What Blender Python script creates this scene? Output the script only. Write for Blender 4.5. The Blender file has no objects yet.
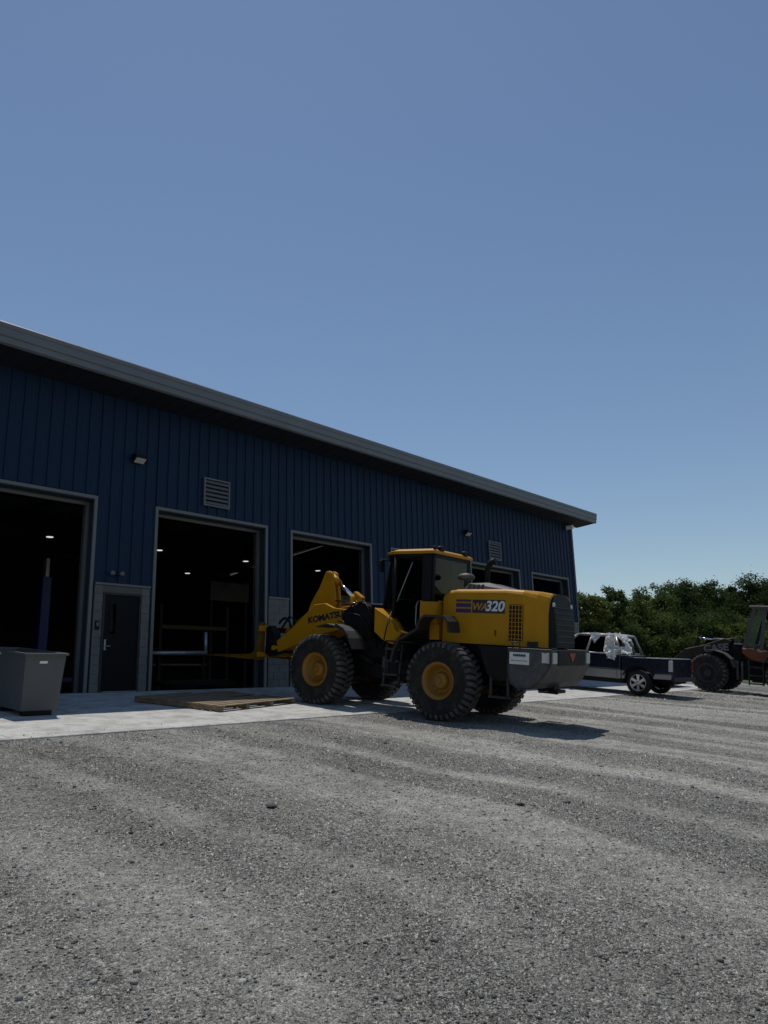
import bpy, bmesh, math, random
import numpy as np
from mathutils import Vector, Matrix, noise as mnoise

random.seed(7)
rng = np.random.default_rng(7)
PI = math.pi
SC = bpy.context.scene
COL = SC.collection

# ------------------------------------------------------------------ camera
F_PX, PITCH, ROLL, HEAD = 745.0, math.radians(12.75), math.radians(1.47), math.radians(48.8)
CAM = Vector((0, -16.1, 0.10))
fw = Vector((math.sin(HEAD)*math.cos(PITCH), math.cos(HEAD)*math.cos(PITCH), math.sin(PITCH)))
r0 = Vector((math.cos(HEAD), -math.sin(HEAD), 0))
u0 = r0.cross(fw)
rgt = r0*math.cos(ROLL) - u0*math.sin(ROLL)
upv = rgt.cross(fw)
cd = bpy.data.cameras.new('camera')
cd.sensor_fit = 'VERTICAL'
cd.sensor_height = 24.0
cd.sensor_width = 18.0
cd.lens = 24.0*F_PX/1024.0
cd.clip_start = 0.05
cd.clip_end = 3000
cam = bpy.data.objects.new('camera', cd)
COL.objects.link(cam)
m3 = Matrix((rgt, upv, -fw)).transposed()
cam.matrix_world = Matrix.Translation(CAM) @ m3.to_4x4()
SC.camera = cam

# ------------------------------------------------------------------ light
SUN_AZ, SUN_EL = math.radians(35.0), math.radians(70.0)      # azimuth from +Y towards +X
w = bpy.data.worlds.new('World')
SC.world = w
w.use_nodes = True
nt = w.node_tree
bg = nt.nodes['Background']
sky = nt.nodes.new('ShaderNodeTexSky')
sky.sky_type = 'NISHITA'
sky.sun_disc = False
sky.sun_elevation = SUN_EL
sky.sun_rotation = SUN_AZ
sky.altitude = 400
sky.air_density = 1.2
sky.dust_density = 0.2
sky.ozone_density = 2.5
nt.links.new(sky.outputs[0], bg.inputs[0])
bg.inputs[1].default_value = 0.135
sl = bpy.data.lights.new('sun', 'SUN')
sl.energy = 5.0
sl.angle = math.radians(0.5)
sl.color = (1.0, 0.95, 0.88)
so = bpy.data.objects.new('sun', sl)
COL.objects.link(so)
sd = Vector((math.sin(SUN_AZ)*math.cos(SUN_EL), math.cos(SUN_AZ)*math.cos(SUN_EL), math.sin(SUN_EL)))
so.location = sd*80
so.rotation_euler = sd.to_track_quat('Z', 'Y').to_euler()
SC.view_settings.view_transform = 'Standard'
SC.view_settings.look = 'None'
SC.view_settings.gamma = 1.0
SC.view_settings.exposure = -0.75

# ------------------------------------------------------------------ materials
MATS = {}
def mat(name, col, rough=0.6, metal=0.0, var=0.12, scale=3.0, bump=0.0, bscale=40.0, col2=None, spec=0.5, coat=0.0):
    if name in MATS:
        return MATS[name]
    m = bpy.data.materials.new(name)
    m.use_nodes = True
    t = m.node_tree
    N, L = t.nodes, t.links
    b = N['Principled BSDF']
    b.inputs['Roughness'].default_value = rough
    b.inputs['Metallic'].default_value = metal
    b.inputs['Specular IOR Level'].default_value = spec
    b.inputs['Coat Weight'].default_value = coat
    tc = N.new('ShaderNodeTexCoord')
    ns = N.new('ShaderNodeTexNoise')
    ns.inputs['Scale'].default_value = scale
    ns.inputs['Detail'].default_value = 8
    ns.inputs['Roughness'].default_value = 0.65
    L.new(tc.outputs['Object'], ns.inputs['Vector'])
    rp = N.new('ShaderNodeValToRGB')
    rp.color_ramp.elements[0].position = 0.3
    rp.color_ramp.elements[1].position = 0.7
    c1 = tuple(max(0, c*(1-var)) for c in col)
    c2 = col2 if col2 else tuple(min(1, c*(1+var)) for c in col)
    rp.color_ramp.elements[0].color = (*c1, 1)
    rp.color_ramp.elements[1].color = (*c2, 1)
    L.new(ns.outputs['Fac'], rp.inputs['Fac'])
    L.new(rp.outputs['Color'], b.inputs['Base Color'])
    rr = N.new('ShaderNodeMapRange')
    rr.inputs['To Min'].default_value = max(0, rough-0.12)
    rr.inputs['To Max'].default_value = min(1, rough+0.12)
    L.new(ns.outputs['Fac'], rr.inputs['Value'])
    L.new(rr.outputs[0], b.inputs['Roughness'])
    if bump:
        n2 = N.new('ShaderNodeTexNoise')
        n2.inputs['Scale'].default_value = bscale
        n2.inputs['Detail'].default_value = 6
        L.new(tc.outputs['Object'], n2.inputs['Vector'])
        bp = N.new('ShaderNodeBump')
        bp.inputs['Strength'].default_value = bump
        bp.inputs['Distance'].default_value = 0.02
        L.new(n2.outputs['Fac'], bp.inputs['Height'])
        L.new(bp.outputs[0], b.inputs['Normal'])
    MATS[name] = m
    return m

def glass_mat(name, tint, refl=0.008):
    m = bpy.data.materials.new(name)
    m.use_nodes = True
    t = m.node_tree
    N, L = t.nodes, t.links
    N.remove(N['Principled BSDF'])
    tr = N.new('ShaderNodeBsdfTransparent')
    tr.inputs[0].default_value = (*tint, 1)
    gl = N.new('ShaderNodeBsdfGlossy')
    gl.inputs['Roughness'].default_value = 0.03
    gl.inputs['Color'].default_value = (0.9, 0.95, 1, 1)
    lw = N.new('ShaderNodeLayerWeight')
    pw = N.new('ShaderNodeMath')
    pw.operation = 'POWER'
    pw.inputs[1].default_value = 4.0
    L.new(lw.outputs['Facing'], pw.inputs[0])
    fr = N.new('ShaderNodeMapRange')
    fr.inputs['To Min'].default_value = refl
    fr.inputs['To Max'].default_value = 0.5
    L.new(pw.outputs[0], fr.inputs['Value'])
    mx = N.new('ShaderNodeMixShader')
    L.new(fr.outputs[0], mx.inputs[0])
    L.new(tr.outputs[0], mx.inputs[1])
    L.new(gl.outputs[0], mx.inputs[2])
    L.new(mx.outputs[0], N['Material Output'].inputs[0])
    MATS[name] = m
    return m

def dusty(name, col, dust, rough, amount=0.45, scale=2.2, coat=0.0, metal=0.0):
    """paint with settled dust, more on faces that look upwards, and patchy grime"""
    m = mat(name, col, rough, metal, 0.08, scale, 0.05, 60, coat=coat)
    t = m.node_tree
    N, L = t.nodes, t.links
    b = N['Principled BSDF']
    src = b.inputs['Base Color'].links[0].from_socket
    tc = N.new('ShaderNodeTexCoord')
    ns = N.new('ShaderNodeTexNoise')
    ns.inputs['Scale'].default_value = scale*2.3
    ns.inputs['Detail'].default_value = 10
    ns.inputs['Roughness'].default_value = 0.7
    L.new(tc.outputs['Object'], ns.inputs['Vector'])
    rp = N.new('ShaderNodeValToRGB')
    rp.color_ramp.elements[0].position = 0.48
    rp.color_ramp.elements[1].position = 0.75
    rp.color_ramp.elements[0].color = (0, 0, 0, 1)
    rp.color_ramp.elements[1].color = (amount, amount, amount, 1)
    L.new(ns.outputs['Fac'], rp.inputs['Fac'])
    mx = N.new('ShaderNodeMix')
    mx.data_type = 'RGBA'
    L.new(rp.outputs['Color'], mx.inputs['Factor'])
    L.new(src, mx.inputs['A'])
    mx.inputs['B'].default_value = (*dust, 1)
    L.new(mx.outputs['Result'], b.inputs['Base Color'])
    return m

DUST = (0.26, 0.24, 0.20)
M_yel = dusty('machine_yellow', (0.48, 0.22, 0.002), (0.32, 0.17, 0.015), 0.5, 0.3)
M_yel.node_tree.nodes['Principled BSDF'].inputs['Specular IOR Level'].default_value = 0.22
M_blk = dusty('machine_black', (0.005, 0.005, 0.0055), (0.03, 0.028, 0.024), 0.6, 0.35)
M_blk.node_tree.nodes['Principled BSDF'].inputs['Specular IOR Level'].default_value = 0.25
M_dgr = dusty('machine_dark_grey', (0.018, 0.018, 0.019), (0.09, 0.083, 0.07), 0.6, 0.35)
M_cwt = dusty('counterweight_grey', (0.05, 0.05, 0.05), (0.19, 0.175, 0.155), 0.55, 0.5)
M_rub = dusty('tyre_rubber', (0.021, 0.02, 0.0185), (0.09, 0.083, 0.072), 0.9, 0.5, 2.5)
M_rub.node_tree.nodes['Principled BSDF'].inputs['Specular IOR Level'].default_value = 0.2
M_trd = dusty('tread_dust', (0.055, 0.052, 0.047), (0.19, 0.175, 0.155), 0.95, 0.8, 3.0)
M_rim = dusty('rim_yellow', (0.27, 0.12, 0.004), (0.15, 0.10, 0.04), 0.5, 0.6)
M_chr = mat('chromed_rod', (0.8, 0.8, 0.8), 0.12, 1.0, 0.02)
M_gls = glass_mat('cab_glass', (0.50, 0.56, 0.58))
M_tgl = glass_mat('truck_glass', (0.12, 0.14, 0.15))
M_nvy = mat('decal_navy', (0.022, 0.014, 0.075), 0.45, 0, 0.05)
M_wht = mat('decal_white', (0.72, 0.72, 0.7), 0.5, 0, 0.05)
M_gld = mat('decal_gold', (0.45, 0.22, 0.02), 0.5, 0, 0.05)
M_tx = mat('decal_black', (0.012, 0.012, 0.02), 0.5, 0, 0.05)
M_lmp = mat('lamp_lens', (0.55, 0.55, 0.52), 0.2, 0, 0.05, 20)
M_red = mat('red_lens', (0.25, 0.02, 0.015), 0.25, 0, 0.05, 20)
M_seat = mat('seat_fabric', (0.03, 0.03, 0.032), 0.9)
M_org = dusty('case_orange', (0.17, 0.045, 0.008), (0.08, 0.05, 0.035), 0.55, 0.6)
M_cdk = dusty('case_arm_brown', (0.022, 0.014, 0.009), (0.09, 0.05, 0.025), 0.6, 0.6)
M_cgr = dusty('case_grey', (0.075, 0.073, 0.07), (0.15, 0.14, 0.12), 0.6, 0.4)
M_navyp = mat('truck_dark_paint', (0.012, 0.017, 0.03), 0.22, 0.2, 0.05, coat=0.6)
M_silv = dusty('truck_silver_paint', (0.33, 0.32, 0.30), DUST, 0.35, 0.3, metal=0.3)
M_alu = mat('alloy_rim', (0.55, 0.55, 0.55), 0.3, 0.9, 0.1)
M_film = mat('plastic_film', (0.86, 0.86, 0.86), 0.22, 0, 0.06, 9, 0.3, 25)
t_ = M_film.node_tree
tl_ = t_.nodes.new('ShaderNodeBsdfTranslucent')
tl_.inputs[0].default_value = (0.95, 0.95, 0.93, 1)
mx_ = t_.nodes.new('ShaderNodeMixShader')
mx_.inputs[0].default_value = 0.5
t_.links.new(t_.nodes['Principled BSDF'].outputs[0], mx_.inputs[1])
t_.links.new(tl_.outputs[0], mx_.inputs[2])
t_.links.new(mx_.outputs[0], t_.nodes['Material Output'].inputs[0])
M_wall = mat('siding_blue', (0.0034, 0.0185, 0.052), 0.5, 0.0, 0.12, 0.7, spec=0.25)
M_trim = mat('trim_grey', (0.15, 0.155, 0.155), 0.5, 0.2, 0.08, 2)
M_gut = mat('gutter_grey', (0.17, 0.175, 0.18), 0.45, 0.2, 0.10, 1.2)
M_soff = mat('soffit_dark', (0.012, 0.016, 0.022), 0.6, 0, 0.08)
M_roof = mat('roof_metal', (0.36, 0.37, 0.37), 0.45, 0.5, 0.08, 0.6)
M_reveal = mat('jamb_blue_grey', (0.03, 0.044, 0.062), 0.5, 0.2, 0.1)
M_cmu = mat('concrete_block', (0.155, 0.155, 0.148), 0.9, 0, 0.16, 2.2, 0.6, 130)
M_mort = mat('mortar', (0.11, 0.11, 0.105), 0.95, 0, 0.1, 5)
M_door = mat('man_door_grey', (0.0035, 0.0045, 0.006), 0.6, 0.0, 0.1, spec=0.2)
M_int = mat('interior_liner', (0.03, 0.03, 0.032), 0.85, 0, 0.2, 0.6)  # pale lining coloured dark to stand in for the unlit interior
M_intd = mat('interior_dark', (0.014, 0.014, 0.015), 0.9, 0, 0.2, 0.6)  # dark base colour stands in for shade inside the building
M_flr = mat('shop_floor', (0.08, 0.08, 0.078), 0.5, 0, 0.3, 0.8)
M_bin = dusty('bin_grey_plastic', (0.085, 0.088, 0.09), (0.12, 0.117, 0.113), 0.6, 0.3, 1.5)
M_blue = mat('lift_blue', (0.008, 0.012, 0.12), 0.4, 0.1)
M_stl = mat('bare_steel', (0.34, 0.35, 0.36), 0.45, 0.7, 0.15, 6)
M_wood = mat('weathered_pine', (0.21, 0.155, 0.095), 0.85, 0, 0.4, 5.0, 0.4, 60)
M_bark = mat('tree_bark', (0.09, 0.07, 0.055), 0.95, 0, 0.3, 8, 0.6, 20)

def emit_mat(name, col, s):
    m = bpy.data.materials.new(name)
    m.use_nodes = True
    b = m.node_tree.nodes['Principled BSDF']
    b.inputs['Base Color'].default_value = (0.8, 0.8, 0.8, 1)
    b.inputs['Emission Color'].default_value = (*col, 1)
    b.inputs['Emission Strength'].default_value = s
    return m
M_led = emit_mat('led_lens', (1, 0.98, 0.94), 1.3)

def leaf_mat(name, a, b_, c):
    m = bpy.data.materials.new(name)
    m.use_nodes = True
    t = m.node_tree
    N, L = t.nodes, t.links
    p = N['Principled BSDF']
    p.inputs['Roughness'].default_value = 0.75
    p.inputs['Specular IOR Level'].default_value = 0.12
    g = N.new('ShaderNodeNewGeometry')
    rp = N.new('ShaderNodeValToRGB')
    rp.color_ramp.elements[0].color = (*a, 1)
    rp.color_ramp.elements[1].color = (*c, 1)
    e = rp.color_ramp.elements.new(0.55)
    e.color = (*b_, 1)
    tc = N.new('ShaderNodeTexCoord')
    ns = N.new('ShaderNodeTexNoise')
    ns.inputs['Scale'].default_value = 0.5
    L.new(tc.outputs['Object'], ns.inputs['Vector'])
    ad = N.new('ShaderNodeMath')
    ad.operation = 'MULTIPLY_ADD'
    ad.inputs[1].default_value = 0.5
    L.new(g.outputs['Random Per Island'], ad.inputs[0])
    mp = N.new('ShaderNodeMapRange')
    mp.inputs['From Min'].default_value = 0.35
    mp.inputs['From Max'].default_value = 0.65
    mp.inputs['To Max'].default_value = 0.5
    L.new(ns.outputs['Fac'], mp.inputs['Value'])
    L.new(mp.outputs[0], ad.inputs[2])
    L.new(ad.outputs[0], rp.inputs['Fac'])
    L.new(rp.outputs['Color'], p.inputs['Base Color'])
    tl = N.new('ShaderNodeBsdfTranslucent')
    L.new(rp.outputs['Color'], tl.inputs['Color'])
    mx = N.new('ShaderNodeMixShader')
    mx.inputs[0].default_value = 0.45
    L.new(p.outputs[0], mx.inputs[1])
    L.new(tl.outputs[0], mx.inputs[2])
    L.new(mx.outputs[0], N['Material Output'].inputs[0])
    return m
M_leaf = [leaf_mat('leaf_dark', (0.018, 0.034, 0.010), (0.042, 0.068, 0.018), (0.10, 0.125, 0.036)),
          leaf_mat('leaf_mid', (0.026, 0.046, 0.012), (0.070, 0.104, 0.026), (0.15, 0.175, 0.05)),
          leaf_mat('leaf_light', (0.045, 0.07, 0.018), (0.12, 0.15, 0.036), (0.22, 0.23, 0.07))]

def gravel_mat(loose=False):
    m = bpy.data.materials.new('loose_stone' if loose else 'gravel_yard')
    m.use_nodes = True
    t = m.node_tree
    N, L = t.nodes, t.links
    b = N['Principled BSDF']
    b.inputs['Roughness'].default_value = 0.95
    b.inputs['Specular IOR Level'].default_value = 0.2
    tc = N.new('ShaderNodeTexCoord')
    P = tc.outputs['Object']
    def tex(kind, scale, vec=P, detail=4, rough=0.6):
        n = N.new(kind)
        n.inputs['Scale'].default_value = scale
        if 'Detail' in n.inputs and kind == 'ShaderNodeTexNoise':
            n.inputs['Detail'].default_value = detail
            n.inputs['Roughness'].default_value = rough
        L.new(vec, n.inputs['Vector'])
        return n
    def rng_(v, a, b_, c=0.0, d=1.0):
        n = N.new('ShaderNodeMapRange')
        for k, val in zip(('From Min', 'From Max', 'To Min', 'To Max'), (a, b_, c, d)):
            n.inputs[k].default_value = val
        L.new(v, n.inputs['Value'])
        return n.outputs[0]
    def math_(op, a, b_):
        n = N.new('ShaderNodeMath')
        n.operation = op
        for i, v in enumerate((a, b_)):
            if isinstance(v, (int, float)):
                n.inputs[i].default_value = v
            else:
                L.new(v, n.inputs[i])
        return n.outputs[0]
    def ramp(v, stops):
        n = N.new('ShaderNodeValToRGB')
        el = n.color_ramp.elements
        el[0].position, el[0].color = stops[0][0], (*stops[0][1], 1)
        el[1].position, el[1].color = stops[-1][0], (*stops[-1][1], 1)
        for p, c in stops[1:-1]:
            e = el.new(p)
            e.color = (*c, 1)
        L.new(v, n.inputs['Fac'])
        return n.outputs[0]
    def mix(f, a, b_, bt='MIX'):
        n = N.new('ShaderNodeMix')
        n.data_type = 'RGBA'
        n.blend_type = bt
        if isinstance(f, float):
            n.inputs['Factor'].default_value = f
        else:
            L.new(f, n.inputs['Factor'])
        L.new(a, n.inputs['A'])
        L.new(b_, n.inputs['B'])
        return n.outputs['Result']
    # single stones
    v1 = tex('ShaderNodeTexVoronoi', 55)
    v2 = tex('ShaderNodeTexVoronoi', 120)
    def grey(colsock):
        n = N.new('ShaderNodeSeparateColor')
        L.new(colsock, n.inputs[0])
        return n.outputs[0]
    st1 = ramp(grey(v1.outputs['Color']), [(0.0, (0.05, 0.049, 0.045)), (0.3, (0.135, 0.132, 0.124)), (0.75, (0.255, 0.25, 0.232)), (1.0, (0.55, 0.54, 0.50))])
    st2 = ramp(grey(v2.outputs['Color']), [(0.0, (0.055, 0.054, 0.05)), (0.5, (0.18, 0.177, 0.165)), (1.0, (0.46, 0.45, 0.42))])
    n3 = tex('ShaderNodeTexNoise', 9, detail=6)
    stones = mix(rng_(n3.outputs['Fac'], 0.42, 0.58), st1, st2)
    if loose:
        gi = N.new('ShaderNodeNewGeometry')
        stones = ramp(gi.outputs['Random Per Island'], [(0.0, (0.03, 0.03, 0.028)), (0.2, (0.085, 0.083, 0.077)), (0.5, (0.21, 0.205, 0.188)), (0.88, (0.33, 0.322, 0.295)), (1.0, (0.52, 0.505, 0.465))])
    # dust: packed fines in wheel tracks running to and from the doors (along Y), bent by noise
    nb = tex('ShaderNodeTexNoise', 0.13, detail=2)
    sx = N.new('ShaderNodeSeparateXYZ')
    L.new(P, sx.inputs[0])
    bent = math_('ADD', sx.outputs[0], math_('MULTIPLY', rng_(nb.outputs['Fac'], 0.2, 0.8, -0.9, 0.9), 1.0))
    bent = math_('ADD', bent, math_('MULTIPLY', math_('POWER', math_('ABSOLUTE', math_('ADD', sx.outputs[1], 8.0), 0), 1.5), 0.022))
    cb = N.new('ShaderNodeCombineXYZ')
    L.new(math_('MULTIPLY', bent, 1.0), cb.inputs[0])
    L.new(math_('MULTIPLY', sx.outputs[1], 0.06), cb.inputs[1])
    trk = tex('ShaderNodeTexNoise', 1.05, vec=cb.outputs[0], detail=2, rough=0.5)
    trm = rng_(trk.outputs['Fac'], 0.44, 0.62)
    nl = tex('ShaderNodeTexNoise', 0.35, detail=4)
    nm = tex('ShaderNodeTexNoise', 3.0, detail=9, rough=0.75)
    dm = math_('MULTIPLY', trm, rng_(nl.outputs['Fac'], 0.30, 0.6, 0.55, 1.0))
    dm = math_('ADD', dm, rng_(nl.outputs['Fac'], 0.52, 0.75, 0.0, 0.55))
    dm = math_('MULTIPLY', dm, rng_(nm.outputs['Fac'], 0.30, 0.62, 0.25, 1.0))
    fade = rng_(sx.outputs[0], 3.0, 13.0, 0.7, 1.8)
    dm = math_('MINIMUM', math_('MULTIPLY', math_('MULTIPLY', dm, fade), 0.9), 0.8)
    nf = tex('ShaderNodeTexNoise', 160, detail=3)
    dust = ramp(nf.outputs['Fac'], [(0.3, (0.20, 0.196, 0.18)), (0.7, (0.42, 0.412, 0.38))])
    colr = mix(math_('MULTIPLY', dm, 0.7) if loose else dm, stones, dust)
    # damp, oily and shaded-by-wear patches
    no = tex('ShaderNodeTexNoise', 0.22, detail=6, rough=0.6)
    dk = ramp(rng_(no.outputs['Fac'], 0.40, 0.58), [(0, (0.88, 0.878, 0.86)), (1, (1.12, 1.115, 1.09))])
    colr = mix(1.0, colr, dk, 'MULTIPLY')
    for sc_, lo_, hi_ in () if loose else ((14, 0.55, 1.45), (36, 0.45, 1.55), (110, 0.4, 1.6), (5, 0.8, 1.2), (1.3, 0.86, 1.14)):  # stone grain, its contrast raised to suggest small shadows between stones
        ng = tex('ShaderNodeTexNoise', sc_, detail=5, rough=0.8)
        gr = N.new('ShaderNodeCombineColor')
        gv = rng_(ng.outputs['Fac'], 0.3, 0.7, lo_, hi_)
        for q in range(3):
            L.new(gv, gr.inputs[q])
        colr = mix(1.0, colr, gr.outputs[0], 'MULTIPLY')
    L.new(colr, b.inputs['Base Color'])
    if loose:
        return m
    h1 = rng_(v1.outputs['Distance'], 0, 0.7, 1, 0)
    h2 = rng_(v2.outputs['Distance'], 0, 0.7, 0.5, 0)
    h = math_('ADD', h1, h2)
    hd = math_('MULTIPLY', h, rng_(dm, 0, 0.8, 1.0, 0.25))
    bp = N.new('ShaderNodeBump')
    bp.inputs['Strength'].default_value = 1.0
    bp.inputs['Distance'].default_value = 0.02
    L.new(hd, bp.inputs['Height'])
    L.new(bp.outputs[0], b.inputs['Normal'])
    return m

def concrete_mat():
    m = mat('apron_concrete', (0.50, 0.495, 0.47), 0.85, 0, 0.10, 1.1, 0.25, 90)
    t = m.node_tree
    N, L = t.nodes, t.links
    b = N['Principled BSDF']
    src = b.inputs['Base Color'].links[0].from_socket
    tc = N.new('ShaderNodeTexCoord')
    ns = N.new('ShaderNodeTexNoise')
    ns.inputs['Scale'].default_value = 2.6
    ns.inputs['Detail'].default_value = 12
    ns.inputs['Roughness'].default_value = 0.72
    L.new(tc.outputs['Object'], ns.inputs['Vector'])
    rp = N.new('ShaderNodeValToRGB')
    rp.color_ramp.elements[0].position = 0.36
    rp.color_ramp.elements[0].color = (0.6, 0.59, 0.56, 1)
    rp.color_ramp.elements[1].position = 0.56
    rp.color_ramp.elements[1].color = (1, 1, 1, 1)
    L.new(ns.outputs['Fac'], rp.inputs['Fac'])
    mx = N.new('ShaderNodeMix')
    mx.data_type = 'RGBA'
    mx.blend_type = 'MULTIPLY'
    mx.inputs['Factor'].default_value = 1
    L.new(src, mx.inputs['A'])
    L.new(rp.outputs[0], mx.inputs['B'])
    L.new(mx.outputs['Result'], b.inputs['Base Color'])
    return m

# ------------------------------------------------------------------ mesh helpers
class MB:
    """collects shapes in one bmesh, build() links it as one object"""
    def __init__(self):
        self.bm = bmesh.new()
    def box(self, x0, x1, y0, y1, z0, z1, bev=0.0, rot=None, seg=1):
        b = bmesh.new()
        bmesh.ops.create_cube(b, size=1)
        c = Vector(((x0+x1)/2, (y0+y1)/2, (z0+z1)/2))
        for v in b.verts:
            v.co = Vector((v.co.x*(x1-x0), v.co.y*(y1-y0), v.co.z*(z1-z0)))
        if bev:
            bmesh.ops.bevel(b, geom=b.edges[:], offset=bev, segments=seg, affect='EDGES', profile=0.5)
        M = Matrix.Translation(c)
        if rot:
            M = M @ rot.to_4x4()
        bmesh.ops.transform(b, matrix=M, verts=b.verts)
        return self._add(b)
    def _add(self, b):
        me = bpy.data.meshes.new('tmp')
        b.to_mesh(me)
        b.free()
        self.bm.from_mesh(me)
        bpy.data.meshes.remove(me)
        return self
    def prism(self, pts, lo, hi, axis='x', bev=0.0, seg=1):
        """polygon extruded along an axis; pts are the other two coordinates in order"""
        b = bmesh.new()
        def P(p, d):
            if axis == 'x':
                return (d, p[0], p[1])
            if axis == 'y':
                return (p[0], d, p[1])
            return (p[0], p[1], d)
        A = [b.verts.new(P(p, lo)) for p in pts]
        B = [b.verts.new(P(p, hi)) for p in pts]
        n = len(pts)
        b.faces.new(A)
        b.faces.new(B[::-1])
        for i in range(n):
            b.faces.new((A[i], B[i], B[(i+1) % n], A[(i+1) % n]))
        bmesh.ops.recalc_face_normals(b, faces=b.faces[:])
        if bev:
            bmesh.ops.bevel(b, geom=b.edges[:], offset=bev, segments=seg, affect='EDGES', profile=0.5)
        return self._add(b)
    def tube(self, pts, r, seg=8, r2=None):
        pts = [Vector(p) for p in pts]
        n = len(pts)
        rings = []
        b = bmesh.new()
        prev = None
        for i, p in enumerate(pts):
            d = (pts[min(i+1, n-1)] - pts[max(i-1, 0)]).normalized()
            if prev is None:
                a = d.orthogonal().normalized()
            else:
                a = (prev - d*prev.dot(d)).normalized()
            prev = a
            c = d.cross(a)
            rr = r if r2 is None else r + (r2-r)*i/(n-1)
            rings.append([b.verts.new(p + (a*math.cos(2*PI*k/seg) + c*math.sin(2*PI*k/seg))*rr) for k in range(seg)])
        for i in range(n-1):
            for k in range(seg):
                f = b.faces.new((rings[i][k], rings[i][(k+1) % seg], rings[i+1][(k+1) % seg], rings[i+1][k]))
                f.smooth = True
        b.faces.new(rings[0][::-1])
        b.faces.new(rings[-1])
        return self._add(b)
    def lathe(self, prof, center, seg=32, axis='x', cap=True, smooth=True):
        """prof: list of (along axis, radius)"""
        b = bmesh.new()
        c = Vector(center)
        rings = []
        for a, r in prof:
            ring = []
            for k in range(seg):
                t = 2*PI*k/seg
                p, q = r*math.cos(t), r*math.sin(t)
                v = {'x': (a, p, q), 'y': (q, a, p), 'z': (p, q, a)}[axis]
                ring.append(b.verts.new(c + Vector(v)))
            rings.append(ring)
        for i in range(len(rings)-1):
            for k in range(seg):
                f = b.faces.new((rings[i][k], rings[i][(k+1) % seg], rings[i+1][(k+1) % seg], rings[i+1][k]))
                f.smooth = smooth
        if cap:
            b.faces.new(rings[0][::-1])
            b.faces.new(rings[-1])
        bmesh.ops.recalc_face_normals(b, faces=b.faces[:])
        return self._add(b)
    def loft(self, rings, cap=True, smooth=False):
        b = bmesh.new()
        R = [[b.verts.new(p) for p in r] for r in rings]
        n = len(R[0])
        for i in range(len(R)-1):
            for k in range(n):
                f = b.faces.new((R[i][k], R[i][(k+1) % n], R[i+1][(k+1) % n], R[i+1][k]))
                f.smooth = smooth
        if cap:
            b.faces.new(R[0][::-1])
            b.faces.new(R[-1])
        bmesh.ops.recalc_face_normals(b, faces=b.faces[:])
        return self._add(b)
    def quad(self, *pts):
        b = bmesh.new()
        b.faces.new([b.verts.new(p) for p in pts])
        return self._add(b)
    def slab(self, pts, t):
        """thick sheet on a planar polygon of 3D points, thickness t along its normal"""
        P = [Vector(p) for p in pts]
        nrm = (P[1]-P[0]).cross(P[2]-P[0]).normalized()*t*0.5
        return self.loft([[p-nrm for p in P], [p+nrm for p in P]])
    def plate(self, line, x0, x1, t):
        """polyline (y,z) swept along x with thickness t"""
        n = len(line)
        up = []
        for i in range(n):
            a = Vector(line[max(i-1, 0)])
            c = Vector(line[min(i+1, n-1)])
            d = (c-a).normalized()
            up.append((line[i][0]-d.y*t, line[i][1]+d.x*t))
        return self.prism(list(line)+up[::-1], x0, x1)
    def build(self, name, m, parent=None, label=None, kind=None, smooth=False):
        me = bpy.data.meshes.new(name)
        self.bm.to_mesh(me)
        self.bm.free()
        me.materials.append(m)
        if smooth:
            for p in me.polygons:
                p.use_smooth = True
        o = bpy.data.objects.new(name, me)
        COL.objects.link(o)
        if parent is not None:
            o.parent = parent
        if label:
            o['label'] = label
        if kind:
            o['kind'] = kind
        return o

def rr_ring(y, hw, z0, z1, r, n=4):
    """rounded-rectangle ring in the xz plane at y, rounded on the upper corners only"""
    pts = [(-hw, y, z0)]
    for k in range(n+1):
        a = PI - k*(PI/2)/n
        pts.append((-hw+r+r*math.cos(a), y, z1-r+r*math.sin(a)))
    for k in range(n+1):
        a = PI/2 - k*(PI/2)/n
        pts.append((hw-r+r*math.cos(a), y, z1-r+r*math.sin(a)))
    pts.append((hw, y, z0))
    return pts

def thing(name, label, cat, loc=(0, 0, 0), yaw=0.0, group=None, slope=0.0):
    o = bpy.data.objects.new(name, None)
    o.empty_display_size = 0.3
    COL.objects.link(o)
    h = Vector((-math.sin(yaw), math.cos(yaw), slope*math.cos(yaw))).normalized()
    a = Vector((math.cos(yaw), math.sin(yaw), slope*math.sin(yaw))).normalized()
    u = a.cross(h)
    o.matrix_world = Matrix.Translation(loc) @ Matrix((a, h, u)).transposed().to_4x4()
    o['label'] = label
    o['category'] = cat
    if group:
        o['group'] = group
    return o
def tag(o, label, cat, group=None):
    o['label'] = label
    o['category'] = cat
    if group:
        o['group'] = group
    return o
def copy_part(src, parent, M=None):
    c = src.copy()
    COL.objects.link(c)
    c.parent = parent
    if M is not None:
        c.matrix_local = M @ src.matrix_local
    for ch in src.children:
        d = ch.copy()
        COL.objects.link(d)
        d.parent = c
    return c
def text_obj(s, size, m, parent, M, name='lettering', shear=0.0, offset=0.0, ext=0.003, xs=1.0):
    cu = bpy.data.curves.new('txt', 'FONT')
    cu.body = s
    cu.size = size
    cu.shear = shear
    cu.offset = offset
    cu.extrude = ext
    cu.align_x = 'CENTER'
    cu.align_y = 'CENTER'
    t = bpy.data.objects.new('txt', cu)
    me = bpy.data.meshes.new_from_object(t)
    bpy.data.objects.remove(t)
    bpy.data.curves.remove(cu)
    for v in me.vertices:
        v.co.x *= xs
    me.materials.clear()
    me.materials.append(m)
    o = bpy.data.objects.new(name, me)
    COL.objects.link(o)
    o.parent = parent
    o.matrix_local = M
    return o
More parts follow.
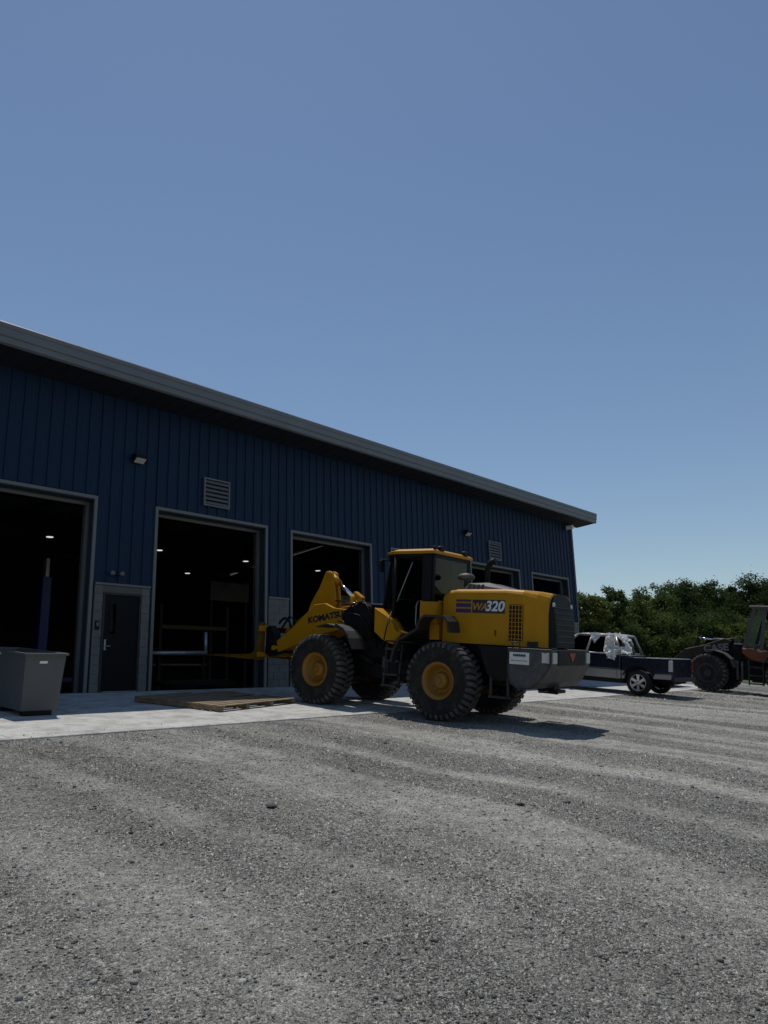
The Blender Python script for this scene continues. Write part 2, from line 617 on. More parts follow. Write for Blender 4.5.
def face_left(x, y, z, tilt=0.0):
    """matrix for lettering on a machine's left side (normal -x), reading towards -y"""
    R = Matrix(((0, 0, -1), (-1, 0, 0), (0, 1, 0)))      # columns: text x -> -y, text y -> z, normal -> -x
    return Matrix.Translation((x, y, z)) @ R.to_4x4() @ Matrix.Rotation(tilt, 4, 'Z')

# ------------------------------------------------------------------ the setting
K = 0.10                                                     # yard rises 10 % towards the building
def gz(y):
    if y >= 0:
        return 0.0
    if y > -26:
        return K*y
    return -2.6 - 0.02*(-26-y) if y > -80 else -3.68
def sheet(name, xs, ys, m, dz, fz=gz):
    me = bpy.data.meshes.new(name)
    V = [(x, y, fz(y)+dz) for y in ys for x in xs]
    nx = len(xs)
    Fc = [(j*nx+i, j*nx+i+1, (j+1)*nx+i+1, (j+1)*nx+i) for j in range(len(ys)-1) for i in range(nx-1)]
    me.from_pydata(V, [], Fc)
    me.materials.append(m)
    o = bpy.data.objects.new(name, me)
    COL.objects.link(o)
    o['kind'] = 'structure'
    return o
M_grv = gravel_mat()
sheet('gravel_yard', [-900, -60, -20, 0, 20, 45, 900], [-900, -80, -50, -26, -18, -8, 0, 1, 60, 1200], M_grv, -0.022)
M_grass = mat('rough_grass', (0.05, 0.075, 0.022), 0.95, 0, 0.35, 1.5, 0.8, 30)
sheet('grass_field', [40, 60, 900], [-900, -80, -50, -26, -18, -8, 0, 1, 60, 1200], M_grass, -0.004)

# apron of separate concrete panels
M_con = concrete_mat()
ap = thing('concrete_apron', 'x', 'x')
del ap['label'], ap['category']
ap['kind'] = 'structure'
jx = [-2.0, 0.05, 4.5, 9.0, 13.77, 18.1, 22.7, 27.3, 31.7, 34.0]
jy = [-5.42, -2.72, 0.0]
for i in range(len(jx)-1):
    for j in range(2):
        g = 0.006
        x0, x1, y0, y1 = jx[i]+g, jx[i+1]-g, jy[j]+g, jy[j+1]-g
        mb = MB()
        ring = lambda x0, x1, y0, y1, dz: [(x0, y0, K*y0+dz), (x1, y0, K*y0+dz), (x1, y1, K*y1+dz), (x0, y1, K*y1+dz)]
        mb.loft([ring(x0, x1, y0, y1, -0.14), ring(x0, x1, y0, y1, -0.008), ring(x0+.008, x1-.008, y0+.008, y1-.008, 0)])
        mb.build('slab_panel', M_con, ap)

# ------------------------------------------------------------------ workshop building
XL, XR, ZE, DEP = -1.2, 31.7, 7.0, 26.0
DOORS = [(0.35, 3.85), (4.72, 8.25), (9.79, 13.33), (14.21, 17.68), (18.65, 22.15), (23.25, 26.8), (27.75, 31.0)]
DH = 4.38
bld = thing('workshop_building', 'long blue metal workshop with a row of tall open bays', 'building')
WT = 0.34                                                    # wall thickness shown in the reveals
RIB = 0.305
def rib_profile(x0, x1, base):
    """outer surface of one siding panel: flat, with one trapezoid rib at its left edge and two faint swages"""
    pr = [(0, 0.0), (0.012, 0.030), (0.045, 0.030), (0.06, 0.0), (0.13, 0.0), (0.138, 0.005), (0.155, 0.005), (0.163, 0.0),
          (0.215, 0.0), (0.223, 0.005), (0.24, 0.005), (0.248, 0.0), (RIB, 0.0)]
    def h(x):
        for (a, p), (c, q) in zip(pr, pr[1:]):
            if a <= x <= c:
                return p+(q-p)*(x-a)/(c-a)
        return 0.0
    xs = [x0-base] + [a for a, _ in pr if x0-base < a < x1-base] + [x1-base]
    return [(base+x, -0.008-h(x)) for x in xs]
segs = []
prev = XL
for a, b in DOORS:
    segs.append((prev, a, 2.46))
    segs.append((a, b, DH+0.10))
    prev = b
segs.append((prev, XR, 2.46))
pcount = 0
for a, b, zb in segs:
    k = math.floor((a-XL)/RIB)
    while XL+k*RIB < b-1e-4:
        base = XL+k*RIB
        x0, x1 = max(a, base), min(b, base+RIB)
        k += 1
        if x1-x0 < 0.01:
            continue
        top = rib_profile(x0, x1, base)
        mb = MB()
        mb.prism(top+[(x1, 0.0), (x0, 0.0)], zb, ZE, 'z')
        o = mb.build('siding_panel', M_wall, bld)
        pcount += 1
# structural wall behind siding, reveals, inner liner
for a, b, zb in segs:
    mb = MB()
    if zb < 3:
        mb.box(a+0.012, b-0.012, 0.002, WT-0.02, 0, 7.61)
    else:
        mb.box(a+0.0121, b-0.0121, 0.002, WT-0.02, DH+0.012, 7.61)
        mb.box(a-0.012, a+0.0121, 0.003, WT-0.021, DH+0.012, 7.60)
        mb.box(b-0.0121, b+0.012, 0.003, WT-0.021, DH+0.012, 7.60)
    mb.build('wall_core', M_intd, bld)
# bay openings: flashing on the outside, blue-grey reveal, pale inner door angle
for a, b in DOORS:
    mb = MB()
    t = 0.075
    mb.box(a-0.012, a+t-0.012, -0.050, 0.0, 0.0, DH+t)
    mb.box(b-t+0.012, b+0.012, -0.050, 0.0, 0.0, DH+t)
    mb.box(a+t-0.012, b-t+0.012, -0.048, 0.0, DH, DH+t)
    mb.build('opening_flashing', M_trim, bld)
    mb = MB()
    mb.box(a, a+0.02, 0.002, WT, 0, DH-.002)
    mb.box(b-0.02, b, 0.002, WT, 0, DH-.002)
    mb.box(a+.021, b-.021, 0.002, WT, DH-0.02, DH+0.01)
    mb.build('opening_reveal', M_reveal, bld)
    mb = MB()
    mb.box(a+0.021, a+0.10, WT-0.06, WT+0.01, 0, DH-0.10)
    mb.box(b-0.10, b-0.021, WT-0.06, WT+0.01, 0, DH-0.10)
    mb.box(a+0.021, b-0.021, WT-0.062, WT+0.012, DH-0.10, DH-0.022)
    mb.build('door_angle', M_trim, bld)
    for x in (a+0.07, b-0.07):                               # overhead door tracks
        mb = MB()
        pts = [(x, WT+0.1, 0.0), (x, WT+0.1, DH-0.2), (x, WT+0.2, DH+0.1), (x, WT+0.5, DH+0.28), (x, WT+4.0, DH+0.4)]
        mb.tube(pts, 0.025, 6)
        mb.build('door_track', M_dgr, bld)
# concrete block wainscot, every block a piece
BW, BH = 0.397, 0.203
def blocks(x0, x1, z0, z1, holes=()):
    mb = MB()
    c = 0
    nz = round((z1-z0)/BH)
    hh_ = (z1-z0)/nz
    for r in range(nz):
        za, zb = z0+r*hh_, z0+(r+1)*hh_
        x = x0 - (BW/2 if r % 2 else 0)
        while x < x1-1e-3:
            a, b = max(x, x0), min(x+BW, x1)
            x += BW
            if b-a < 0.06:
                continue
            for hx0, hx1, hz in holes:
                if za < hz:
                    if a >= hx0-0.01 and b <= hx1+0.01:
                        a = b
                    elif a < hx0 < b:
                        b = hx0
                    elif a < hx1 < b:
                        a = hx1
            if b-a < 0.05:
                continue
            m2 = MB()
            d = random.uniform(0, 0.003)
            m2.box(a+0.005, b-0.005, -0.045-d, 0.0, za+0.005, zb-0.005, 0.004)
            m2.build('concrete_block', M_cmu, bld)
            c += 1
    return c
gaps = [(XL, DOORS[0][0])] + [(DOORS[i][1], DOORS[i+1][0]) for i in range(len(DOORS)-1)] + [(DOORS[-1][1], XR)]
MD = (8.53, 9.50, 2.24)
for gi, (a, b) in enumerate(gaps):
    hole = [MD] if gi == 2 else []
    blocks(a+0.065, b-0.065, 0.0, 2.40, hole)
    mb = MB()
    if gi == 2:
        mb.box(a+0.066, MD[0]-.001, -0.036, 0.001, 0, 2.40)
        mb.box(MD[1]+.001, b-0.066, -0.036, 0.001, 0, 2.40)
        mb.box(MD[0], MD[1], -0.0355, 0.001, MD[2]+.001, 2.40)
    else:
        mb.box(a+0.066, b-0.066, -0.036, 0.001, 0.0, 2.40)
    mb.build('mortar', M_mort, bld)
    mb = MB()
    mb.box(a+0.064, b-0.064, -0.07, 0.0, 2.402, 2.455, 0.006)
    mb.build('wainscot_cap', M_trim, bld)
# personnel door
mb = MB()
mb.box(MD[0], MD[0]+0.05, -0.055, 0.0, 0, MD[2])
mb.box(MD[1]-0.05, MD[1], -0.055, 0.0, 0, MD[2])
mb.box(MD[0]+.05, MD[1]-.05, -0.055, 0.0, MD[2]-0.05, MD[2])
mb.build('door_frame', M_dgr, bld)
mb = MB()
mb.box(MD[0]+0.053, MD[1]-0.053, -0.028, 0.0, 0.015, MD[2]-0.053, 0.003)
dr = mb.build('personnel_door', M_door, bld, 'dark grey door with a narrow window')
mb = MB()
mb.box(MD[0]+0.20, MD[0]+0.34, -0.034, -0.0275, 1.30, 1.98)
mb.build('door_window', M_tgl, dr)
mb = MB()
for (x0, x1, z0, z1) in ((.19, .20, 1.29, 1.99), (.34, .35, 1.29, 1.99), (.20, .34, 1.98, 1.99), (.20, .34, 1.29, 1.30)):
    mb.box(MD[0]+x0, MD[0]+x1, -0.04, -0.027, z0, z1)
mb.build('window_frame', M_blk, dr)
mb = MB()
mb.box(MD[0]+0.085, MD[0]+0.13, -0.04, -0.027, 0.93, 1.17)
mb.tube([(MD[0]+0.107, -0.04, 1.02), (MD[0]+0.107, -0.085, 1.02), (MD[0]+0.22, -0.085, 1.02)], 0.011)
mb.build('door_handle', M_stl, dr)
mb = MB()
mb.box(MD[0]+.05, MD[1]-.05, -0.11, 0.0, 0.0, 0.018)
mb.build('threshold', M_stl, bld)
# keypad
mb = MB()
mb.box(8.36, 8.46, -0.085, -0.049, 1.38, 1.58, 0.008)
kp = mb.build('keypad_box', M_blk, bld)
mb = MB()
mb.box(8.385, 8.435, -0.089, -0.084, 1.46, 1.55)
mb.build('keypad_face', M_trim, kp)
# gutter, soffit, roof
EO = -1.0
mb = MB()
mb.prism([(EO, 7.53), (EO-0.02, 7.50), (EO-0.02, 7.42), (EO+0.0, 7.40), (EO, 7.24), (EO+0.03, 7.22), (EO+0.03, 7.09), (EO+0.09, 7.06), (EO+0.09, 7.10), (EO+0.07, 7.53)],
         XL-0.8, XR+0.75)
mb.build('eave_gutter', M_gut, bld)
for x in np.arange(XL+2.2, XR, 3.05):
    mb = MB()
    mb.prism([(EO-0.002, 7.533), (EO-0.023, 7.50), (EO-0.023, 7.42), (EO-0.003, 7.40), (EO-0.003, 7.24), (EO+0.027, 7.22), (EO+0.027, 7.09), (EO+0.04, 7.09), (EO+0.04, 7.533)], x, x+0.05)
    mb.build('gutter_joint', M_gut, bld)
mb = MB()
mb.prism([(EO+0.09, 7.08), (EO+0.09, 7.11), (0.06, 7.03), (0.06, 7.0)], XL-0.8, XR+0.74)
mb.build('soffit', M_soff, bld)
# soffit battens
mb = MB()
for x in np.arange(XL-0.6, XR+0.7, 0.4):
    mb.prism([(EO+0.092, 7.066), (EO+0.092, 7.084), (-0.04, 7.01), (-0.04, 6.992)], x, x+0.02)
mb.build('soffit_ribs', M_soff, bld, kind='stuff')
mb = MB()
rz = lambda y: 7.50+0.083*(y-EO)
mb.prism([(EO+0.072, rz(EO)+0.0), (EO+0.072, rz(EO)+0.05), (13, rz(13)+0.05), (27, rz(EO)+0.05), (27, rz(EO)), (13, rz(13))], XL-0.8, XR+0.745)
mb.build('roof', M_roof, bld)
# gable rake trim on the far end, corner trim
mb = MB()
mb.prism([(EO+0.1, 7.14), (EO+0.1, 7.49), (13, rz(13)-.01), (13, rz(13)-.36)], XR+0.70, XR+0.73)
mb.build('rake_trim', M_gut, bld)
mb = MB()
mb.prism([(EO+0.1, 7.07), (EO+0.1, 7.09), (13, rz(13)-.35), (13, rz(13)-.37)], XR, XR+0.70)
mb.build('rake_soffit', M_soff, bld)
mb = MB()
mb.box(XR-0.11, XR+0.045, -0.052, -0.001, 2.46, ZE-.002)
mb.box(XR, XR+0.044, 0.0, 0.11, 2.46, ZE-.002)
mb.build('corner_trim', M_reveal, bld)
# end walls, back wall, ceiling liner
mb = MB()
mb.prism([(0, 0), (DEP, 0), (DEP, 7.5), (13, rz(13)-0.02), (0.06, 7.5)], XR-0.03, XR)
mb.build('gable_wall', M_wall, bld)
mb = MB()
mb.prism([(0, 0), (DEP, 0), (DEP, 7.5), (13, rz(13)-0.02), (0.06, 7.5)], XL, XL+0.03)
mb.build('gable_wall', M_wall, bld)
mb = MB()
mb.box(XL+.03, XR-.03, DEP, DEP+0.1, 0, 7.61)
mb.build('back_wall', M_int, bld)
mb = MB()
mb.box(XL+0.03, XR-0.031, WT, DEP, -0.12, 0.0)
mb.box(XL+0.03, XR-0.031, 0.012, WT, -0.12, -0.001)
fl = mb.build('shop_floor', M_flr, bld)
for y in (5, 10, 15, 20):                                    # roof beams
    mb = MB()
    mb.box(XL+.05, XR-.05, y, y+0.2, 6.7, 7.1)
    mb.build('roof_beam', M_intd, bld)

# wall things
def louver(x0, x1, z0, z1, label):
    t = thing('wall_louver', label, 'louver', ((x0+x1)/2, -0.04, z0), group='wall louvers')
    wd, h = x1-x0, z1-z0
    mb = MB()
    f = 0.04
    mb.box(-wd/2, -wd/2+f, -0.05, 0.0, 0, h)
    mb.box(wd/2-f, wd/2, -0.05, 0.0, 0, h)
    mb.box(-wd/2+f, wd/2-f, -0.05, 0.0, 0, f)
    mb.box(-wd/2+f, wd/2-f, -0.05, 0.0, h-f, h)
    mb.build('frame', M_trim, t)
    mb = MB()
    mb.box(-wd/2+f, wd/2-f, -0.006, 0.002, f, h-f)
    mb.build('backing', M_blk, t)
    n = 6
    for i in range(n):
        z = f+(h-2*f)*(i+0.1)/n
        mb = MB()
        mb.prism([(-0.052, z), (-0.046, z), (-0.008, z+0.075), (-0.014, z+0.078)], -wd/2+f, wd/2-f)
        mb.build('slat', M_trim, t)
louver(11.15, 11.98, 4.70, 5.46, 'grey louvre vent in blue wall above the second open bay, left of the loader')
louver(24.55, 25.40, 4.66, 5.40, 'grey louvre vent high on blue wall behind the loader exhaust')
def wallpack(x, z, label):
    t = thing('wall_light', label, 'wall light', (x, -0.04, z), group='wall pack lights')
    mb = MB()
    mb.prism([(0, 0.11), (-0.19, 0.07), (-0.19, -0.02), (-0.03, -0.12), (0, -0.12)], -0.15, 0.15, bev=0.008)
    mb.build('housing', M_blk, t)
    mb = MB()
    mb.slab([(-0.125, -0.185, -0.035), (0.125, -0.185, -0.035), (0.125, -0.05, -0.115), (-0.125, -0.05, -0.115)], 0.022)
    mb.build('lens', M_lmp, t)
wallpack(9.22, 5.56, 'black wall light high on blue siding above the dark grey door')
wallpack(23.06, 5.52, 'black wall light high on blue siding behind the loader cab roof')
t = thing('emergency_light', 'small twin head emergency light above the dark grey door', 'emergency light', (8.80, -0.045, 2.68))
mb = MB()
mb.box(-0.06, 0.06, -0.05, 0, -0.04, 0.04, 0.008)
mb.build('housing', M_blk, t)
for sx in (-1, 1):
    mb = MB()
    mb.lathe([(0.01, 0.03), (-0.03, 0.05), (-0.07, 0.055), (-0.072, 0.001)], (sx*0.12, -0.04, 0.0), 14, 'y')
    mb.tube([(sx*0.04, -0.03, 0), (sx*0.12, -0.035, 0)], 0.012, 6)
    mb.build('lamp_head', M_trim, t)
t = thing('security_camera', 'small pale security camera under the eave at the far corner', 'camera', (31.1, -0.05, 6.72))
mb = MB()
mb.box(-0.05, 0.05, -0.06, 0.0, -0.05, 0.2, 0.01)
mb.build('bracket', M_trim, t)
mb = MB()
mb.box(-0.09, 0.09, -0.38, -0.06, 0.0, 0.16, 0.02)
mb.build('camera_body', M_wht, t)

# things inside the bays
ci = 0
for x, y, lb in ((10.89, 8.16, 'lit ceiling lamp seen in the leftmost bay above the blue lift'), (14.94, 8.07, 'lit ceiling lamp at the left edge of the second bay'),
                 (18.96, 8.10, 'lit ceiling lamp at the upper right of the second bay'), (23.1, 8.18, 'lit ceiling lamp in the third bay above the lift arm'),
                 (19.09, 12.41, 'lit ceiling lamp deepest in the second bay, lower than the others')):
    t = thing('high_bay_light', lb, 'ceiling lamp', (x, y, 5.0), group='high bay lights')
    mb = MB()
    mb.lathe([(0.14, 0.08), (0.10, 0.17), (0.03, 0.20), (0.02, 0.20)], (0, 0, 0), 20, 'z')
    mb.build('housing', M_blk, t)
    mb = MB()
    mb.lathe([(0.016, 0.11), (0.006, 0.115), (0.0, 0.08)], (0, 0, 0), 20, 'z')
    mb.build('lens', M_led, t)
    mb = MB()
    mb.tube([(0, 0, 0.14), (0, 0, 2.0)], 0.01, 6)
    mb.build('hanger', M_blk, t)
t = thing('vehicle_lift', 'blue two post vehicle lift standing inside the leftmost bay', 'lift', (9.87, 6.0, 0))
for dx in (0, 3.2):
    mb = MB()
    mb.box(dx-0.14, dx+0.14, -0.18, 0.18, 0.02, 3.35, 0.02)
    mb.build('post', M_blue, t)
    mb = MB()
    mb.box(dx-0.3, dx+0.3, -0.35, 0.35, 0, 0.02)
    mb.build('base_plate', M_blue, t)
    mb = MB()
    mb.box(dx-0.05, dx+0.05, -0.14, 0.05, 3.35, 3.9)
    mb.build('post_head', M_stl, t)
    mb = MB()
    mb.box(dx-0.2 if dx else dx, dx if dx else 0.9, -0.25, -0.19, 0.3, 0.42)
    mb.build('swing_arm', M_blue, t)
t = thing('pipe_stand', 'pale steel pipe rail with short upright just inside the second bay', 'pipe rail', (10.42, 1.0, 0))
mb = MB()
mb.tube([(0, 0, 0.93), (1.68, 0, 0.95)], 0.055, 10)
mb.build('rail', M_stl, t)
mb = MB()
mb.tube([(1.68, 0, 0.90), (1.66, 0, 1.50)], 0.05, 10)
mb.build('upright', M_stl, t)
for x in (0.06, 1.62):
    mb = MB()
    mb.tube([(x, 0, 0.0), (x, 0, 0.9)], 0.035, 8)
    mb.box(x-0.18, x+0.18, -0.2, 0.2, 0, 0.02)
    mb.build('leg', M_blk, t)
t = thing('work_bench', 'dark steel work bench with shelf deep inside the second bay', 'work bench', (16.5, 9.5, 0))
mb = MB()
mb.box(-1.4, 1.4, -0.4, 0.4, 0.86, 0.93, 0.01)
mb.build('bench_top', M_wood, t)
for x in (-1.3, 1.3):
    for y in (-0.33, 0.33):
        mb = MB()
        mb.box(x-0.04, x+0.04, y-0.04, y+0.04, 0, 0.86)
        mb.build('leg', M_blk, t)
mb = MB()
mb.box(-1.3, 1.3, -0.3, 0.3, 0.25, 0.29)
mb.build('shelf', M_blk, t)
t = thing('storage_rack', 'dark rack with a dull yellow beam inside the second bay', 'rack', (13.9, 4.4, 0))
mb = MB()
mb.box(-1.1, 1.4, -0.05, 0.05, 1.84, 1.96)
mb.build('beam', mat('rack_beam', (0.05, 0.035, 0.008), 0.8, 0, 0.2), t)
for x in (-1.1, 1.4):
    mb = MB()
    mb.box(x-0.05, x+0.05, -0.06, 0.06, 0, 2.6)
    mb.build('post', M_blk, t)
mb = MB()
mb.box(-1.0, 1.3, -0.4, 0.5, 1.0, 1.08)
mb.box(-1.0, 1.3, -0.4, 0.5, 0.2, 0.28)
mb.build('shelf', M_blk, t)
t = thing('storage_cabinet', 'pale grey metal cabinet standing inside the third bay', 'cabinet', (22.6, 6.0, 0))
mb = MB()
mb.box(-0.9, 0.35, -0.3, 0.3, 0, 3.6, 0.01)
mb.build('cabinet_body', M_trim, t)
mb = MB()
mb.box(-0.88, -0.285, -0.325, -0.301, 0.1, 3.5, 0.004)
mb.box(-0.27, 0.33, -0.325, -0.301, 0.1, 3.5, 0.004)
mb.build('cabinet_door', M_trim, t)
pts = []
for i in range(90):
    a = i*0.28
    r = 0.9+0.12*math.sin(i*0.35)
    pts.append((r*1.3*math.cos(a), r*0.5*math.sin(a), 0.03+0.0022*i))
mb = MB()
mb.tube(pts, 0.028, 6)
ho = mb.build('air_hose', M_blk)
ho.location = (11.9, 0.9, 0)
tag(ho, 'black hose coiled on the floor in the mouth of the second bay', 'hose')

# ------------------------------------------------------------------ wheel maker shared by both loaders
def make_wheel(parent, R, W, rimm, rimr, lugs=26, name='wheel'):
    """tyre with chevron lugs; axis x, outer face at -x; centred at the origin"""
    mb = MB()
    hw = W/2
    prof = [(-hw*0.80, rimr), (-hw*0.93, rimr+0.05), (-hw, R*0.72), (-hw*0.99, R*0.84), (-hw*0.92, R*0.918), (-hw*0.80, R*0.945), (0, R*0.952)]
    prof = prof + [(-a, r) for a, r in prof[-2::-1]]
    mb.lathe(prof, (0, 0, 0), 56, 'x', cap=False)
    o = mb.build(name, M_rub, parent)
    # lugs
    mb = MB()
    b = mb.bm
    for s in (-1, 1):
        for k in range(lugs):
            t0 = 2*PI*(k+(0.5 if s > 0 else 0))/lugs
            dt = 2*PI/lugs
            rows = []
            for (u, off, wdt, r) in ((0.03, 0.42, 0.30, R), (0.35, 0.25, 0.32, R), (0.72, 0.05, 0.36, R*0.995), (0.91, -0.02, 0.34, R*0.962), (0.975, -0.02, 0.28, R*0.905)):
                x = s*hw*u*1.005
                row = []
                for q, rr in ((-0.85, r), (0.85, r), (1, r-0.065), (-1, r-0.065)):
                    a = t0+off*dt+q*wdt*dt
                    row.append(b.verts.new((x, rr*math.cos(a), rr*math.sin(a))))
                rows.append(row)
            for i in range(len(rows)-1):
                for q in range(4):
                    b.faces.new((rows[i][q], rows[i][(q+1) % 4], rows[i+1][(q+1) % 4], rows[i+1][q]))
            b.faces.new(rows[0])
            b.faces.new(rows[-1][::-1])
    bmesh.ops.recalc_face_normals(b, faces=b.faces[:])
    mb.build('tread', M_trd, o, kind='stuff')
    mb = MB()
    rr_ = rimr+0.025
    mb.lathe([(-hw*0.80, rr_), (-hw*0.90, rr_+0.012), (-hw*0.92, rr_-0.005), (-hw*0.80, rimr-0.03), (-hw*0.62, rimr-0.06), (-hw*0.25, rimr-0.085),
              (-hw*0.22, rimr*0.55), (-hw*0.30, rimr*0.50), (-hw*0.55, rimr*0.46), (-hw*0.60, rimr*0.40), (-hw*0.60, 0.001)], (0, 0, 0), 40, 'x', cap=False)
    mb.lathe([(hw*0.8, rr_), (hw*0.6, rimr-0.05), (0, rimr-0.09), (0, 0.05)], (0, 0, 0), 24, 'x', cap=False)
    mb.build('rim', rimm, o)
    mb = MB()
    for k in range(12):
        a = 2*PI*k/12
        r = rimr*0.66
        mb.lathe([(-hw*0.30, 0.016), (-hw*0.20, 0.018)], (0, r*math.cos(a), r*math.sin(a)), 6, 'x', smooth=False)
    mb.lathe([(-hw*0.66, 0.05), (-hw*0.60, 0.06)], (0, 0, 0), 12, 'x')
    mb.build('wheel_nuts', rimm, o, kind='stuff')
    return o
def place_wheels(w0, parent, spots, R):
    first = True
    for (x, y, yaw) in spots:
        M = Matrix.Translation((x, y, R)) @ Matrix.Rotation(PI if x > 0 else 0, 4, 'Z') @ Matrix.Rotation(random.uniform(0, 1), 4, 'X')
        if first:
            w0.matrix_local = M
            first = False
        else:
            c = copy_part(w0, parent)
            c.matrix_local = M

# ------------------------------------------------------------------ the yellow wheel loader
LO = Vector((13.24, -6.70, K*-6.70-0.012))
ld = thing('wheel_loader', 'yellow wheel loader with pallet forks parked facing the blue workshop', 'wheel loader', LO, math.radians(6), slope=K)
R1 = 0.77
w0 = make_wheel(ld, R1, 0.54, M_rim, 0.335, 36)
WB = 3.2
place_wheels(w0, ld, [(-1.04, 0, 0), (1.04, 0, 0), (-1.04, WB, 0), (1.04, WB, 0)], R1)
# chassis
mb = MB()
mb.prism([(-1.5, 1.5), (-1.5, 0.95), (-0.9, 0.72), (0.6, 0.62), (1.3, 0.62), (1.45, 0.9), (1.45, 1.45), (1.0, 1.5)], -0.42, 0.42, bev=0.02)
mb.box(-0.62, 0.62, -0.9, 0.9, 1.0, 1.52)
mb.build('rear_frame', M_blk, ld)
mb = MB()
mb.prism([(1.75, 0.65), (3.6, 0.6), (3.9, 0.8), (3.9, 1.2), (3.1, 1.55), (2.75, 2.15), (2.3, 2.2), (2.05, 1.6), (1.75, 1.5)], -0.40, 0.40, bev=0.02)
mb.build('front_frame', M_blk, ld)
for s in (-1, 1):
    mb = MB()
    mb.prism([(2.15, 1.3), (3.0, 1.3), (2.95, 1.75), (2.7, 2.25), (2.45, 2.3), (2.25, 2.1)], s*0.30, s*0.46, bev=0.01)
    mb.build('tower_plate', M_blk, ld)
mb = MB()
mb.lathe([(0.6, 0.16), (1.42, 0.16)], (0, 1.6, 0), 16, 'z')
mb.box(-0.22, 0.22, 1.3, 1.95, 0.62, 0.8)
mb.box(-0.22, 0.22, 1.3, 1.95, 1.22, 1.4)
mb.build('articulation_hinge', M_blk, ld)
for y in (0, WB):
    mb = MB()
    mb.lathe([(-0.95, 0.19), (-0.6, 0.20), (-0.4, 0.24), (-0.2, 0.33), (0.2, 0.33), (0.4, 0.24), (0.6, 0.20), (0.95, 0.19)], (0, y, R1-0.02), 20, 'x')
    mb.build('axle', M_blk, ld)
for s in (-1, 1):                                            # side tanks and battery boxes
    mb = MB()
    mb.prism([(-1.47, 1.5), (-1.47, 0.86), (-1.05, 0.84), (-0.92, 1.0), (-0.78, 1.38), (-0.72, 1.5)], s*0.62, s*1.02, bev=0.015)
    mb.build('side_box', M_blk, ld)
    mb = MB()
    mb.box(s*0.45, s*0.85, 0.95, 1.5, 0.75, 1.38, 0.03)
    mb.build('fuel_tank', M_blk, ld)
    mb = MB()                                                # square step frame under the counterweight
    x = s*1.14
    for (a, b) in (((-1.10, .90), (-1.10, .56)), ((-1.46, .92), (-1.46, .56)), ((-1.08, .57), (-1.48, .57))):
        mb.box(x-0.02, x+0.02, min(a[0], b[0])-0.02, max(a[0], b[0])+0.02, min(a[1], b[1])-0.02, max(a[1], b[1])+0.02)
    mb.box(x-0.10, x+0.10, -1.46, -1.10, 0.55, 0.585)
    mb.build('rear_step', M_dgr, ld)
# hood
mb = MB()
mb.loft([rr_ring(0.28, 0.68, 1.54, 2.40, 0.10), rr_ring(0.24, 0.76, 1.53, 2.50, 0.10), rr_ring(0.10, 0.795, 1.53, 2.58, 0.10), rr_ring(-0.08, 0.80, 1.525, 2.61, 0.11),
         rr_ring(-1.2, 0.80, 1.525, 2.625, 0.12), rr_ring(-1.55, 0.79, 1.525, 2.61, 0.15), rr_ring(-1.8, 0.70, 1.525, 2.595, 0.24), rr_ring(-2.0, 0.575, 1.525, 2.56, 0.30)])
hood = mb.build('hood', M_yel, ld)
mb = MB()
mb.box(-0.803, 0.803, -0.085, -0.075, 1.56, 2.50)
mb.box(-0.803, 0.803, -1.205, -1.197, 1.56, 2.50)
mb.box(-0.803, -0.798, -0.075, -1.2, 1.775, 1.783)
mb.build('panel_seam', M_gld, hood)
# hood top vents
mb = MB()
mb.loft([[(-0.42, 0.02, 2.60), (0.42, 0.02, 2.60), (0.42, -1.25, 2.60), (-0.42, -1.25, 2.60)], [(-0.36, -0.12, 2.76), (0.36, -0.12, 2.76), (0.30, -0.55, 2.78), (-0.30, -0.55, 2.78)]])
vt = mb.build('hood_top_cover', M_cgr, ld)
for i in range(4):
    mb = MB()
    y = -0.13-0.1*i
    mb.slab([(-0.365+.0, y, 2.735), (-0.365, y-0.06, 2.735), (-0.405, y-0.06, 2.65), (-0.405, y, 2.65)], 0.012)
    mb.build('vent', M_blk, vt)
# decals on the near side and on the far side
for s in (-1, 1):
    X = s*0.805
    for z0, z1 in ((2.352, 2.40), (2.245, 2.325), (2.135, 2.215)):
        mb = MB()
        mb.box(min(X, X-s*0.008), max(X, X-s*0.008), -0.435, -0.09, z0, z1)
        mb.build('stripe', M_nvy, hood)
    mb = MB()
    mb.box(min(X, X-s*0.008), max(X, X-s*0.008), -1.19, -0.465, 2.135, 2.40)
    mb.build('model_plate', M_tx, hood)
Rr = Matrix.Rotation(PI, 4, 'Z')
for flip in (False, True):
    def MM(x, y, z):
        return face_left(x, y, z) if not flip else Matrix.Translation((-x, y, z)) @ Matrix.Rotation(PI, 4, 'Z') @ face_left(0, 0, 0)
    d = -1 if not flip else 1
    c = -0.83
    text_obj('WA', 0.20, M_gld, hood, MM(-0.807, c-d*0.20 if True else 0, 2.255), shear=0.2, offset=0.004)
    text_obj('320', 0.275, M_wht, hood, MM(-0.807, c+d*0.13, 2.268), shear=0.2, offset=0.008)
